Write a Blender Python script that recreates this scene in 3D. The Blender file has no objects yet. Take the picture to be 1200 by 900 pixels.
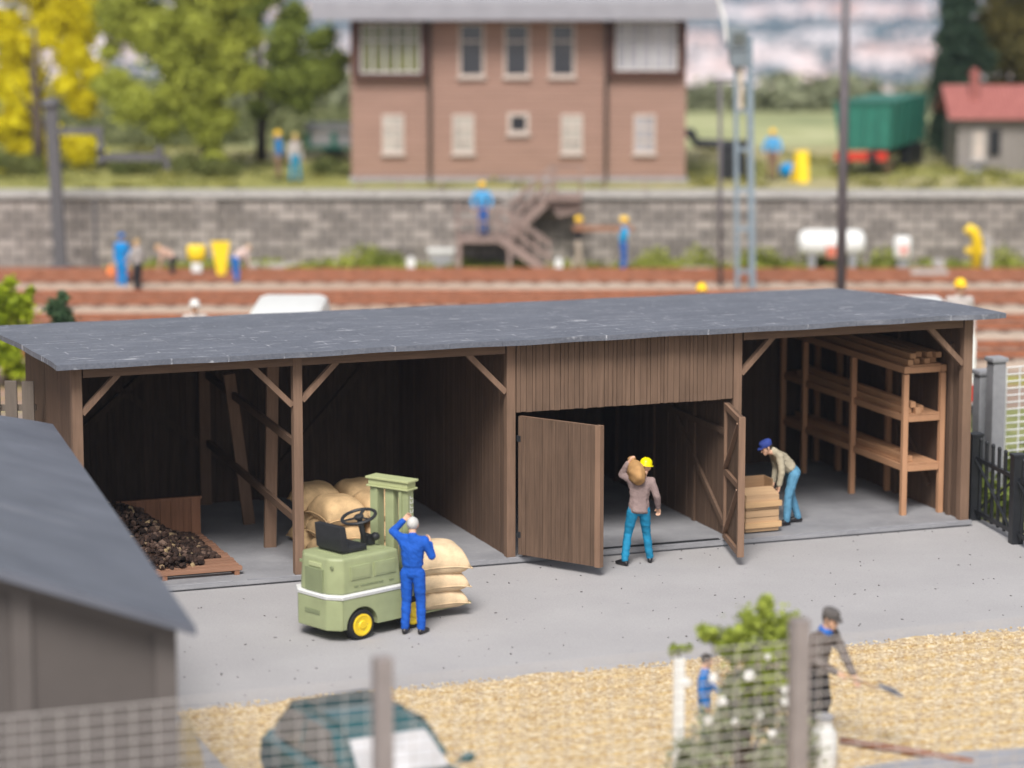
import bpy, bmesh, math, random
import numpy as np
from mathutils import Vector, Matrix, Euler
from mathutils.bvhtree import BVHTree
random.seed(7)
RNG = np.random.default_rng(7)
C = bpy.context.scene.collection
PI = math.pi

# ------------------------------------------------------------------ camera numbers (used to turn a measured bearing into a place)
F = 3422.0; CX, CY = 600.0, 450.0; CAMH = 10.9; PITCH = math.atan(578 / F)
_c, _s = math.cos(PITCH), math.sin(PITCH)
def _ray(px, py):
    a = (px - CX) / F; b = -(py - CY) / F
    return Vector((a, _c + b * _s, -_s + b * _c))
def G(px, py, z=0.0):
    d = _ray(px, py); t = (z - CAMH) / d.z
    return Vector((d.x * t, d.y * t, z))
def at(px, py, Y):
    d = _ray(px, py); t = Y / d.y
    return Vector((d.x * t, Y, CAMH + d.z * t))

# ------------------------------------------------------------------ mesh helpers
_CF = ((0, 1, 3, 2), (4, 6, 7, 5), (0, 4, 5, 1), (2, 3, 7, 6), (0, 2, 6, 4), (1, 5, 7, 3))
def bm_box(bm, c, s, rz=0.0, rot=None, bev=0.0):
    R = rot if rot is not None else Matrix.Rotation(rz, 3, 'Z')
    c = Vector(c)
    vs = [bm.verts.new(c + R @ Vector((x * s[0], y * s[1], z * s[2]))) for x in (-.5, .5) for y in (-.5, .5) for z in (-.5, .5)]
    for f in _CF: bm.faces.new([vs[i] for i in f])
    if bev > 0:
        es = list({e for v in vs for e in v.link_edges})
        bmesh.ops.bevel(bm, geom=es, offset=bev, segments=2, affect='EDGES', profile=0.7)
def bm_b(bm, x0, x1, y0, y1, z0, z1, bev=0.0):
    bm_box(bm, ((x0+x1)/2, (y0+y1)/2, (z0+z1)/2), (abs(x1-x0), abs(y1-y0), abs(z1-z0)), bev=bev)
def frame_of(d, up=Vector((0, 0, 1))):
    d = d.normalized()
    if abs(d.dot(up)) > 0.98: up = Vector((0, 1, 0))
    x = d.cross(up).normalized(); z = x.cross(d).normalized()
    return Matrix((x, d, z)).transposed()
def bm_bar(bm, p0, p1, w, h, bev=0.0, up=Vector((0, 0, 1))):
    p0, p1 = Vector(p0), Vector(p1)
    bm_box(bm, (p0 + p1) / 2, (w, (p1 - p0).length, h), rot=frame_of(p1 - p0, up), bev=bev)
def bm_tube(bm, pts, rad, n=8, cap=True):
    pts = [Vector(p) for p in pts]
    rs = rad if isinstance(rad, (list, tuple)) else [rad] * len(pts)
    rings = []
    for i, p in enumerate(pts):
        d = pts[min(i+1, len(pts)-1)] - pts[max(i-1, 0)]
        R = frame_of(d)
        rings.append([bm.verts.new(p + R @ Vector((math.cos(2*PI*k/n)*rs[i], 0, math.sin(2*PI*k/n)*rs[i]))) for k in range(n)])
    for a, b in zip(rings, rings[1:]):
        for k in range(n):
            bm.faces.new((a[k], a[(k+1) % n], b[(k+1) % n], b[k]))
    if cap:
        bm.faces.new(rings[0][::-1]); bm.faces.new(rings[-1])
def bm_lathe(bm, prof, M=Matrix.Identity(4), n=24):
    rings = []
    for r, z in prof:
        rings.append([bm.verts.new(M @ Vector((math.cos(2*PI*k/n)*r, math.sin(2*PI*k/n)*r, z))) for k in range(n)])
    for a, b in zip(rings, rings[1:]):
        for k in range(n):
            bm.faces.new((a[k], a[(k+1) % n], b[(k+1) % n], b[k]))
    bm.faces.new(rings[0][::-1]); bm.faces.new(rings[-1])
def bm_prism(bm, poly, d, bev=0.0):
    """poly: 3D points of a planar face, d: extrusion vector"""
    d = Vector(d)
    a = [bm.verts.new(Vector(p)) for p in poly]; b = [bm.verts.new(Vector(p) + d) for p in poly]
    n = len(poly)
    fs = [bm.faces.new(a), bm.faces.new(b[::-1])]
    for k in range(n):
        fs.append(bm.faces.new((a[k], b[k], b[(k+1) % n], a[(k+1) % n])))
    if bev > 0:
        es = list({e for v in a + b for e in v.link_edges})
        bmesh.ops.bevel(bm, geom=es, offset=bev, segments=2, affect='EDGES', profile=0.7)
_ICO = {}
def ico(sub):
    if sub not in _ICO:
        t = bmesh.new(); bmesh.ops.create_icosphere(t, subdivisions=sub, radius=1.0)
        _ICO[sub] = ([v.co.copy() for v in t.verts], [[v.index for v in f.verts] for f in t.faces]); t.free()
    return _ICO[sub]
def bm_ball(bm, c, r, sub=2, R=None, jit=0.0, faces=True):
    V_, F_ = ico(sub); c = Vector(c)
    r = (r, r, r) if not hasattr(r, '__len__') else r
    out = []
    for v in V_:
        k = 1 + random.uniform(-jit, jit)
        q = Vector((v.x*r[0]*k, v.y*r[1]*k, v.z*r[2]*k))
        out.append(bm.verts.new(c + (R @ q if R is not None else q)))
    if faces:
        for f in F_: bm.faces.new([out[i] for i in f])
    return out
def lumps(name, items, mat, jit=.25, sub=1):
    """items: (centre, (rx, ry, rz), angle): many small lumps in one mesh"""
    V_, F_ = ico(sub); T = np.array([tuple(v) for v in V_]); Fi = np.array(F_); n = len(T)
    cs = np.array([tuple(i[0]) for i in items]); rs = np.array([i[1] for i in items]); an = np.array([i[2] for i in items])
    P = T[None] * rs[:, None, :] * (1 + RNG.uniform(-jit, jit, (len(items), n, 1)))
    ca, sa = np.cos(an)[:, None], np.sin(an)[:, None]
    x = P[..., 0]*ca - P[..., 1]*sa; y = P[..., 0]*sa + P[..., 1]*ca
    P = np.stack([x, y, P[..., 2]], -1) + cs[:, None, :]
    fs = (Fi[None] + (np.arange(len(items))*n)[:, None, None]).reshape(-1, 3)
    me = bpy.data.meshes.new(name); me.from_pydata(P.reshape(-1, 3).tolist(), [], fs.tolist())
    return link(name, me, mat)
def link(name, me, mat, parent=None, smooth=False, angle=None):
    o = bpy.data.objects.new(name, me)
    mats = mat if isinstance(mat, (list, tuple)) else [mat]
    for m in mats: me.materials.append(m)
    C.objects.link(o)
    if parent is not None: o.parent = parent
    if smooth:
        me.polygons.foreach_set('use_smooth', [True] * len(me.polygons))
        if angle:
            try: me.set_sharp_from_angle(angle=math.radians(angle))
            except Exception: pass
    return o
def obj(name, bm, mat, parent=None, smooth=False, angle=None):
    bmesh.ops.recalc_face_normals(bm, faces=bm.faces[:])
    me = bpy.data.meshes.new(name); bm.to_mesh(me); bm.free()
    return link(name, me, mat, parent, smooth, angle)
def B(): return bmesh.new()
def tag(o, label, cat=None, group=None, kind=None):
    o['label'] = label
    if cat: o['category'] = cat
    if group: o['group'] = group
    if kind: o['kind'] = kind
    return o
def thing(name, label, cat, loc=(0, 0, 0), rz=0.0, group=None):
    o = bpy.data.objects.new(name, None); C.objects.link(o)
    o.location = loc; o.rotation_euler = (0, 0, rz); o.empty_display_size = 0.2
    return tag(o, label, cat, group)
def struct(name, bm, mat, smooth=False):
    o = obj(name, bm, mat, None, smooth); o['kind'] = 'structure'; return o
def dup(root, loc, rz=None, label=None):
    r = root.copy(); C.objects.link(r); r.location = loc
    if rz is not None: r.rotation_euler = (0, 0, rz)
    if label: r['label'] = label
    for ch in list(root.children):
        c = ch.copy(); C.objects.link(c); c.parent = r
        for g in ch.children:
            d = g.copy(); C.objects.link(d); d.parent = c
    return r

# ------------------------------------------------------------------ materials
def nodes(name):
    m = bpy.data.materials.new(name); m.use_nodes = True
    nt = m.node_tree; b = nt.nodes['Principled BSDF']
    return m, nt, b
def mk(nt, typ, **kw):
    n = nt.nodes.new(typ)
    for k, v in kw.items():
        if k in n.inputs.keys(): n.inputs[k].default_value = v
        else: setattr(n, k, v)
    return n
def ramp(nt, fac, stops):
    r = nt.nodes.new('ShaderNodeValToRGB'); e = r.color_ramp.elements
    while len(e) < len(stops): e.new(0.5)
    for i, (p, c) in enumerate(stops):
        e[i].position = p; e[i].color = (*c, 1) if len(c) == 3 else c
    nt.links.new(fac, r.inputs['Fac']); return r.outputs['Color']
def coords(nt, scale=(1, 1, 1), kind='Object'):
    t = nt.nodes.new('ShaderNodeTexCoord'); m = nt.nodes.new('ShaderNodeMapping')
    m.inputs['Scale'].default_value = scale
    nt.links.new(t.outputs[kind], m.inputs['Vector']); return m.outputs['Vector']
def noise(nt, vec, scale, detail=4, rough=0.55):
    n = nt.nodes.new('ShaderNodeTexNoise'); n.inputs['Scale'].default_value = scale
    n.inputs['Detail'].default_value = detail; n.inputs['Roughness'].default_value = rough
    nt.links.new(vec, n.inputs['Vector']); return n.outputs['Fac']
def mixc(nt, fac, a, b, mode='MIX'):
    n = nt.nodes.new('ShaderNodeMix'); n.data_type = 'RGBA'; n.blend_type = mode
    for k, v in ((0, fac), (6, a), (7, b)):
        if hasattr(v, 'is_linked'): nt.links.new(v, n.inputs[k])
        else: n.inputs[k].default_value = v if k == 0 else ((*v, 1) if len(v) == 3 else v)
    return n.outputs[2]
def bump(nt, b, h, strength=0.3, dist=0.02):
    n = nt.nodes.new('ShaderNodeBump'); n.inputs['Strength'].default_value = strength; n.inputs['Distance'].default_value = dist
    nt.links.new(h, n.inputs['Height']); nt.links.new(n.outputs['Normal'], b.inputs['Normal'])
def sc(c, k): return tuple(min(1, x * k) for x in c)
def M(name, col, rough=0.6, var=0.25, scale=3.0, stretch=(1, 1, 1), bmp=0.15, bscale=None, bdist=0.01, metal=0.0, spec=0.4, coat=0.0):
    m, nt, b = nodes(name)
    v = coords(nt, stretch)
    n = noise(nt, v, scale, 6)
    c = ramp(nt, n, [(0.25, sc(col, 1 - var)), (0.75, sc(col, 1 + var))])
    nt.links.new(c, b.inputs['Base Color'])
    b.inputs['Roughness'].default_value = rough; b.inputs['Metallic'].default_value = metal
    b.inputs['Specular IOR Level'].default_value = spec; b.inputs['Coat Weight'].default_value = coat
    if bmp: bump(nt, b, noise(nt, v, bscale or scale * 6, 4), bmp, bdist)
    return m
def wood(name, col, rough=0.62, var=0.28, grain=9.0, axis='z', bmp=0.35):
    st = {'z': (1, 1, 0.06), 'x': (0.06, 1, 1), 'y': (1, 0.06, 1)}[axis]
    m, nt, b = nodes(name)
    v = coords(nt, st); g = noise(nt, v, grain * 2.5, 6, 0.65)
    big = noise(nt, coords(nt), 0.9, 3)
    isl = nt.nodes.new('ShaderNodeNewGeometry').outputs['Random Per Island']
    c = ramp(nt, g, [(0.3, sc(col, 1 - var)), (0.55, col), (0.8, sc(col, 1 + var))])
    c = mixc(nt, 0.32, c, ramp(nt, isl, [(0.0, sc(col, 0.62)), (1.0, sc(col, 1.3))]))
    c = mixc(nt, 0.22, c, ramp(nt, big, [(0.35, sc(col, 0.55)), (0.65, sc(col, 1.35))]))
    nt.links.new(c, b.inputs['Base Color'])
    b.inputs['Roughness'].default_value = rough; b.inputs['Specular IOR Level'].default_value = 0.22
    bump(nt, b, g, bmp, 0.012)
    return m
def leafm(name, dark, light, rough=0.6):
    m, nt, b = nodes(name)
    isl = nt.nodes.new('ShaderNodeNewGeometry').outputs['Random Per Island']
    big = noise(nt, coords(nt), 0.8, 2)
    c = mixc(nt, 0.5, ramp(nt, isl, [(0, dark), (1, light)]), ramp(nt, big, [(0.35, dark), (0.65, light)]))
    nt.links.new(c, b.inputs['Base Color'])
    b.inputs['Roughness'].default_value = rough; b.inputs['Specular IOR Level'].default_value = 0.25
    tr = nt.nodes.new('ShaderNodeBsdfTranslucent'); nt.links.new(c, tr.inputs['Color'])
    mx = nt.nodes.new('ShaderNodeMixShader'); mx.inputs[0].default_value = 0.3
    out = nt.nodes['Material Output']
    nt.links.new(b.outputs[0], mx.inputs[1]); nt.links.new(tr.outputs[0], mx.inputs[2]); nt.links.new(mx.outputs[0], out.inputs['Surface'])
    return m
def glassm(name, col, rough=0.06):
    m, nt, b = nodes(name)
    v = coords(nt); n = noise(nt, v, 1.3, 2)
    nt.links.new(ramp(nt, n, [(0.3, sc(col, 0.7)), (0.7, sc(col, 1.3))]), b.inputs['Base Color'])
    b.inputs['Roughness'].default_value = rough; b.inputs['Specular IOR Level'].default_value = 0.8
    b.inputs['Coat Weight'].default_value = 0.5
    return m

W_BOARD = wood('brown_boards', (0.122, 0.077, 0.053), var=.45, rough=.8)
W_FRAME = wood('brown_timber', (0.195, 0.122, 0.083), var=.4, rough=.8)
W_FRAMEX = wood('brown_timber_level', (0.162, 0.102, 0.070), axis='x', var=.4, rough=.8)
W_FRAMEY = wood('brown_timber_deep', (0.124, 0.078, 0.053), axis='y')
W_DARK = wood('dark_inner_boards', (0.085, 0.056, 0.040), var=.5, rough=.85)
W_RACK = wood('rack_timber', (0.47, 0.255, 0.145), axis='z', var=0.2)
W_RACKY = wood('rack_timber_long', (0.46, 0.25, 0.14), axis='y', var=0.2)
W_BEAM = wood('sawn_beam', (0.46, 0.255, 0.14), axis='y', var=0.22)
W_SLAT = wood('pallet_slat', (0.29, 0.155, 0.10), axis='x', var=0.22)
W_BUNK = wood('bunker_board', (0.27, 0.13, 0.075), var=0.4)
W_CRATE = wood('crate_wood', (0.47, 0.31, 0.18), axis='x', var=0.3)
W_CRATED = wood('crate_wood_old', (0.24, 0.15, 0.085), axis='x', var=0.25)
W_GREY = wood('weathered_post', (0.14, 0.115, 0.095))
W_STAIR = wood('stair_timber', (0.26, 0.19, 0.165))
SKIN = M('skin', (0.62, 0.37, 0.25), 0.55, 0.1, 20, bmp=0.05)
SHOE = M('shoe_leather', (0.018, 0.016, 0.018), 0.4, 0.3, 20)
HAIRG = M('grey_hair', (0.50, 0.49, 0.47), 0.6, 0.15, 60, (1, 1, .3), bmp=0.5, bscale=90)
HAIRD = M('dark_hair', (0.03, 0.022, 0.018), 0.5, 0.3, 60, bmp=0.5, bscale=90)
EYE = M('eye', (0.02, 0.015, 0.012), 0.2, 0.0, 5, bmp=0)
BLACK = M('black_metal', (0.016, 0.017, 0.02), 0.45, 0.3, 8)
BLKPL = M('black_plastic', (0.022, 0.023, 0.026), 0.5, 0.25, 8)
RUBBER = M('tyre_rubber', (0.015, 0.015, 0.016), 0.8, 0.2, 12)
YELLOW = M('yellow_paint', (0.80, 0.55, 0.02), 0.4, 0.08, 6)
HELMET = M('yellow_helmet', (0.85, 0.52, 0.01), 0.35, 0.05, 6, bmp=0.03)
HELMETL = M('lemon_helmet', (0.85, 0.72, 0.0), 0.35, 0.05, 6, bmp=0.03)
WHITE = M('white_paint', (0.72, 0.72, 0.70), 0.4, 0.06, 4)
PALE = M('pale_concrete', (0.36, 0.34, 0.32), 0.85, 0.15, 4, bmp=0.3)
GREYP = M('grey_concrete', (0.27, 0.27, 0.29), 0.8, 0.18, 4, bmp=0.3)
STEELG = M('grey_blue_steel', (0.20, 0.25, 0.29), 0.5, 0.15, 6)
MASTG = M('dark_grey_steel', (0.10, 0.095, 0.10), 0.55, 0.2, 6)
POLE = M('purple_grey_pole', (0.13, 0.115, 0.125), 0.5, 0.15, 5)
RED = M('red_paint', (0.50, 0.03, 0.015), 0.45, 0.15, 5)
GLASS = glassm('window_glass', (0.10, 0.11, 0.10))
GLASSD = glassm('dark_glass', (0.035, 0.035, 0.04))
def cloth(name, col, v=0.16): return M(name, col, 0.75, v, 7, bmp=0.35, bscale=22, bdist=0.02, spec=0.2)
# ================================================================== SETTING: ground, yard, gravel
TH = math.radians(20.084)
U = Vector((math.cos(TH), math.sin(TH), 0)); V = Vector((-math.sin(TH), math.cos(TH), 0))
O = Vector((-5.3056, 44.7737, 0)) + V * 0.12           # the shed's front line
def uv(u, v, z=0.0): return O + U * u + V * v + Vector((0, 0, z))
ZP = 2.167; YW = 85.35                                  # height of the upper level and where its wall stands

def sheet(bm, poly, z):
    bm.faces.new([bm.verts.new((p[0], p[1], z)) for p in poly])

# railway yard ground: grey brown ballast with rust and grass patches
m, nt, b = nodes('rail_yard_ground')
v = coords(nt)
base = ramp(nt, noise(nt, v, 9, 8, 0.7), [(0.3, (0.16, 0.12, 0.095)), (0.7, (0.36, 0.285, 0.235))])
rust = ramp(nt, noise(nt, coords(nt, (0.15, 1, 1)), 0.45, 4), [(0.42, (0, 0, 0)), (0.6, (1, 1, 1))])
base = mixc(nt, mixc(nt, 1.0, rust, (0.5, 0.5, 0.5), 'MULTIPLY'), base, (0.36, 0.17, 0.10))
gr = ramp(nt, noise(nt, coords(nt, (0.25, 1, 1)), 0.33, 5), [(0.52, (0, 0, 0)), (0.62, (1, 1, 1))])
base = mixc(nt, gr, base, ramp(nt, noise(nt, v, 5, 4), [(0.3, (0.16, 0.17, 0.035)), (0.7, (0.36, 0.34, 0.07))]))
nt.links.new(base, b.inputs['Base Color']); b.inputs['Roughness'].default_value = 0.9
bump(nt, b, noise(nt, v, 14, 5), 0.6, 0.05)
RAILGROUND = m
bm = B(); sheet(bm, [(-90, 6), (90, 6), (90, YW + 0.5), (-90, YW + 0.5)], 0.0)
bmesh.ops.subdivide_edges(bm, edges=bm.edges[:], cuts=6, use_grid_fill=True)
struct('ground', bm, RAILGROUND)

# yard paving
m, nt, b = nodes('yard_paving')
v = coords(nt)
c = ramp(nt, noise(nt, v, 0.5, 5), [(0.3, (0.31, 0.297, 0.300)), (0.7, (0.37, 0.355, 0.355))])
c = mixc(nt, 0.25, c, ramp(nt, noise(nt, v, 34, 6, 0.75), [(0.3, (0.22, 0.22, 0.23)), (0.7, (0.55, 0.54, 0.545))]))
sp = ramp(nt, noise(nt, v, 7, 5, .7), [(0.29, (1, 1, 1)), (0.34, (0, 0, 0))])
c = mixc(nt, sp, c, (0.13, 0.125, 0.13))
vor = nt.nodes.new('ShaderNodeTexVoronoi'); vor.inputs['Scale'].default_value = 3.4; nt.links.new(v, vor.inputs['Vector'])
spot = ramp(nt, vor.outputs['Distance'], [(0.03, (1, 1, 1)), (0.05, (0, 0, 0))])
keep = ramp(nt, noise(nt, v, 0.7, 2), [(0.56, (0, 0, 0)), (0.64, (1, 1, 1))])
c = mixc(nt, mixc(nt, 1.0, spot, keep, 'MULTIPLY'), c, (0.10, 0.095, 0.10))
nt.links.new(c, b.inputs['Base Color']); b.inputs['Roughness'].default_value = 0.88; b.inputs['Specular IOR Level'].default_value = 0.25
bump(nt, b, noise(nt, v, 20, 6, 0.7), 0.35, 0.02)
PAVING = m
bm = B()
sheet(bm, [uv(-14, -24)[:2], uv(14.6, -24)[:2], uv(14.6, 0.3)[:2], uv(-14, 0.3)[:2]], 0.004)
struct('yard_pavement', bm, PAVING)
# small grit lying about the yard
it = [(uv(random.uniform(-1.5, 14.2), random.uniform(-7.0, -0.1), 0.012), (random.uniform(.008, .03), random.uniform(.006, .016), random.uniform(.004, .012)), random.random()*6) for _ in range(170)]
tag(lumps('grit', it, M('dark_grit', (0.13, 0.12, 0.12), 0.8, 0.4, 30), .3), 'small dark grit and twigs scattered over the grey yard', 'grit', kind='stuff')

# gravel bed in front
m, nt, b = nodes('ochre_gravel')
v = coords(nt)
vor = nt.nodes.new('ShaderNodeTexVoronoi'); vor.inputs['Scale'].default_value = 19; nt.links.new(v, vor.inputs['Vector'])
rgb = nt.nodes.new('ShaderNodeSeparateColor'); nt.links.new(vor.outputs['Color'], rgb.inputs[0])
c = ramp(nt, rgb.outputs[0], [(0.0, (0.32, 0.20, 0.08)), (0.45, (0.52, 0.37, 0.17)), (0.8, (0.62, 0.48, 0.27)), (1.0, (0.72, 0.63, 0.46))])
nt.links.new(c, b.inputs['Base Color']); b.inputs['Roughness'].default_value = 0.85
bump(nt, b, vor.outputs['Distance'], 0.4, 0.02)
bm = B()
edge = [uv(u, -6.72 + 0.10 * math.sin(u * 2.1) + 0.07 * math.sin(u * 5.3 + 1)) for u in np.linspace(-1.6, 15, 60)]
sheet(bm, [p[:2] for p in edge] + [uv(15, -20)[:2], uv(-1.6, -20)[:2]], 0.012)
struct('gravel_bed', bm, m)
m2, nt, b = nodes('gravel_stone')
isl = nt.nodes.new('ShaderNodeNewGeometry').outputs['Random Per Island']
nt.links.new(ramp(nt, isl, [(0, (0.34, 0.22, 0.10)), (0.5, (0.53, 0.39, 0.19)), (1, (0.72, 0.61, 0.42))]), b.inputs['Base Color']); b.inputs['Roughness'].default_value = 0.85
it = []
for i in range(14000):
    vv = -6.62 - abs(random.gauss(0, 1)) * 1.8 if i < 8000 else random.uniform(-13, -6.7)
    r = random.uniform(.010, .026)
    it.append((uv(random.uniform(-1.5, 14.8), vv, 0.02), (r, r*random.uniform(.6, 1), r*random.uniform(.5, .8)), random.random()*6))
tag(lumps('gravel_stones', it, m2, .2), 'loose ochre gravel stones covering the ground in front of the yard', 'gravel', kind='stuff')
# a grey lane at the near right edge
bm = B()
q = [G(1000, 905), G(1130, 884), G(1400, 872), G(1500, 930), G(1100, 1000)]
sheet(bm, [p[:2] for p in q], 0.05)
struct('road', bm, GREYP)

# upper level and the valley beyond it
m, nt, b = nodes('upper_meadow')
v = coords(nt)
c = ramp(nt, noise(nt, v, 2.0, 6, 0.65), [(0.28, (0.13, 0.145, 0.035)), (0.55, (0.28, 0.27, 0.07)), (0.75, (0.40, 0.36, 0.13))])
pale = ramp(nt, noise(nt, coords(nt, (.3, 1, 1)), 0.16, 3), [(0.48, (0, 0, 0)), (0.6, (1, 1, 1))])
c = mixc(nt, mixc(nt, 1.0, pale, (.45, .45, .45), 'MULTIPLY'), c, (0.46, 0.37, 0.27))
nt.links.new(c, b.inputs['Base Color']); b.inputs['Roughness'].default_value = 0.9
bump(nt, b, noise(nt, v, 12, 5), 0.7, 0.08)
bm = B(); bm_b(bm, -90, 90, YW + 0.9, 101, -6, ZP)
struct('upper_terrain', bm, m)
m, nt, b = nodes('pale_field')
v = coords(nt)
c = ramp(nt, noise(nt, coords(nt, (.4, 1, 1)), 0.35, 6, .65), [(0.32, (0.19, 0.22, 0.10)), (0.5, (0.34, 0.35, 0.17)), (0.68, (0.50, 0.48, 0.30))])
nt.links.new(c, b.inputs['Base Color']); b.inputs['Roughness'].default_value = 0.95
bm = B()
prof = [(100.9, ZP - 0.15), (108, ZP), (116, ZP + 0.1), (135, -2), (200, -30), (330, -66), (520, -82), (700, -85)]
rows = [[bm.verts.new((x, y, z)) for x in np.linspace(-1.1 * y, 1.1 * y, 9)] for y, z in prof]
for a, bb in zip(rows, rows[1:]):
    for k in range(8): bm.faces.new((a[k], a[k+1], bb[k+1], bb[k]))
struct('hillside', bm, m, True)
m, nt, b = nodes('valley_floor')
v = coords(nt)
c = ramp(nt, noise(nt, coords(nt, (1, 0.35, 1)), 0.006, 5), [(0.35, (0.13, 0.18, 0.20)), (0.5, (0.22, 0.26, 0.27)), (0.65, (0.34, 0.35, 0.34))])
nt.links.new(c, b.inputs['Base Color']); b.inputs['Roughness'].default_value = 0.95
bm = B()
bm.faces.new([bm.verts.new(p) for p in ((-6000, -3000, -86), (6000, -3000, -86), (6000, 9000, -86), (-6000, 9000, -86))])
struct('valley_floor', bm, m)
# near bank under the front of the yard, so that the yard stands on ground
bm = B(); bm_b(bm, -90, 90, -60, 101, -86.2, -6.1); struct('plateau', bm, RAILGROUND)
bm = B(); bm_b(bm, -90, 90, -40, YW + 0.4, -6.05, -0.3); struct('earth_bank', bm, RAILGROUND)
bm = B(); sheet(bm, [(-90, -60), (90, -60), (90, 6), (-90, 6)], -0.004); struct('near_ground', bm, PAVING)

# far town: pale houses with pinkish roofs, more than anyone could count
mw, nt, b = nodes('town_wall')
isl = nt.nodes.new('ShaderNodeNewGeometry').outputs['Random Per Island']
nt.links.new(ramp(nt, isl, [(0, (0.62, 0.55, 0.52)), (0.5, (0.80, 0.74, 0.72)), (1, (0.74, 0.60, 0.56))]), b.inputs['Base Color'])
mr, nt, b = nodes('town_roof')
isl = nt.nodes.new('ShaderNodeNewGeometry').outputs['Random Per Island']
nt.links.new(ramp(nt, isl, [(0, (0.45, 0.26, 0.21)), (0.5, (0.62, 0.50, 0.48)), (1, (0.70, 0.62, 0.62))]), b.inputs['Base Color'])
vs, fs, mi = [], [], []
def house(x, y, w, d, h, a):
    n = len(vs); ca, sa = math.cos(a), math.sin(a)
    for (lx, ly, lz) in ((-w, -d, 0), (w, -d, 0), (w, d, 0), (-w, d, 0), (-w, -d, h), (w, -d, h), (w, d, h), (-w, d, h)):
        vs.append((x + lx*ca - ly*sa, y + lx*sa + ly*ca, -86 + lz))
    fs.extend([(n, n+1, n+5, n+4), (n+1, n+2, n+6, n+5), (n+2, n+3, n+7, n+6), (n+3, n, n+4, n+7)]); mi.extend([0]*4)
    k = len(vs)
    for (lx, ly, lz) in ((-w*1.06, -d*1.1, h), (w*1.06, -d*1.1, h), (w*1.06, d*1.1, h), (-w*1.06, d*1.1, h), (-w*1.06, 0, h + d*.8), (w*1.06, 0, h + d*.8)):
        vs.append((x + lx*ca - ly*sa, y + lx*sa + ly*ca, -86 + lz))
    fs.extend([(k, k+1, k+5, k+4), (k+2, k+3, k+4, k+5), (k+1, k+2, k+5), (k+3, k, k+4)]); mi.extend([1]*4)
for (y0, y1, n) in ((1180, 1330, 170), (1390, 1730, 520), (1990, 2260, 330)):
    for i in range(n):
        y = random.uniform(y0, y1); x = random.uniform(-0.24, 0.26) * y
        house(x, y, random.uniform(5, 11), random.uniform(4, 7), random.uniform(5, 12), random.uniform(-.4, .4))
me = bpy.data.meshes.new('town_houses'); me.from_pydata(vs, [], fs)
o = link('town_houses', me, [mw, mr]); me.polygons.foreach_set('material_index', mi)
tag(o, 'far off town of pale houses spread over the valley floor', 'town', kind='stuff')
# dark woods between the quarters of the town
def leaf_mesh(name, clumps, mat, size, parent=None, soft=False):
    """clumps: (centre, (rx,ry,rz), count); small leaf quads spread through each clump"""
    P, Fc = [], []
    for c, r, n in clumps:
        d = RNG.normal(size=(n, 3)); d /= np.linalg.norm(d, axis=1)[:, None]
        rad = RNG.random(n) ** 0.42 if not soft else np.minimum(np.abs(RNG.normal(size=n)) * .66 + .10, 1.9)
        p = np.array(c) + d * np.array(r) * rad[:, None]
        nr = d * 0.7 + RNG.normal(size=(n, 3)) * 0.7 + np.array([0, 0, 0.35]); nr /= np.linalg.norm(nr, axis=1)[:, None]
        t = np.cross(nr, RNG.normal(size=(n, 3))); t /= np.linalg.norm(t, axis=1)[:, None]
        bt = np.cross(nr, t)
        s = size * (0.6 + 0.8 * RNG.random(n))[:, None]
        base = len(P) * 0
        q = np.stack([p - t*s*.5, p + bt*s*.38, p + t*s*.6, p - bt*s*.38], axis=1)
        P.append(q.reshape(-1, 3))
    P = np.concatenate(P); n = len(P) // 4
    me = bpy.data.meshes.new(name)
    me.from_pydata(P.tolist(), [], np.arange(n*4).reshape(-1, 4).tolist())
    return link(name, me, mat, parent)
WOOD_FAR = leafm('far_wood', (0.075, 0.115, 0.135), (0.14, 0.19, 0.21))  # blue of distance haze mixed into the leaf colour
cl = []
for (y0, y1, n) in ((1335, 1385, 60), (1735, 1985, 420), (2265, 2900, 520), (1030, 1170, 110), (1400, 1730, 150)):
    for i in range(n):
        y = random.uniform(y0, y1); x = random.uniform(-0.24, 0.26) * y
        r = random.uniform(7, 15)
        cl.append(((x, y, -86 + r*.5), (r*1.6, r, r*.9), 60))
tag(leaf_mesh('far_woods', cl, WOOD_FAR, 6.0), 'far woods coloured haze blue, in bands between the quarters of the town', 'wood', kind='stuff')
cl = []
for i in range(150):
    x = random.uniform(-32, 34); y = random.uniform(116, 124); r = random.uniform(.5, 1.2)
    cl.append(((x, y, ZP + .1 - (y - 116) * .08 + r * .4), (r*1.7, r, r), 240))
tag(leaf_mesh('field_hedge', cl, leafm('hedge_leaf', (0.18, 0.20, 0.12), (0.33, 0.34, 0.22)), 0.45), 'long green hedge along the edge of the pale field before the valley', 'hedge', kind='stuff')
cl = []
for i in range(170):
    x = random.uniform(-21, -4.5); y = random.uniform(101.5, 113); r = random.uniform(.3, .8)
    cl.append(((x, y, ZP + r * .3), (r*1.6, r, r*.75), 170))
tag(leaf_mesh('field_scrub', cl, leafm('scrub_leaf', (0.09, 0.11, 0.04), (0.26, 0.27, 0.12)), 0.22, None, True), 'mixed olive scrub covering the ground behind the trees left of the signal box', 'scrub', kind='stuff')
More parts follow.
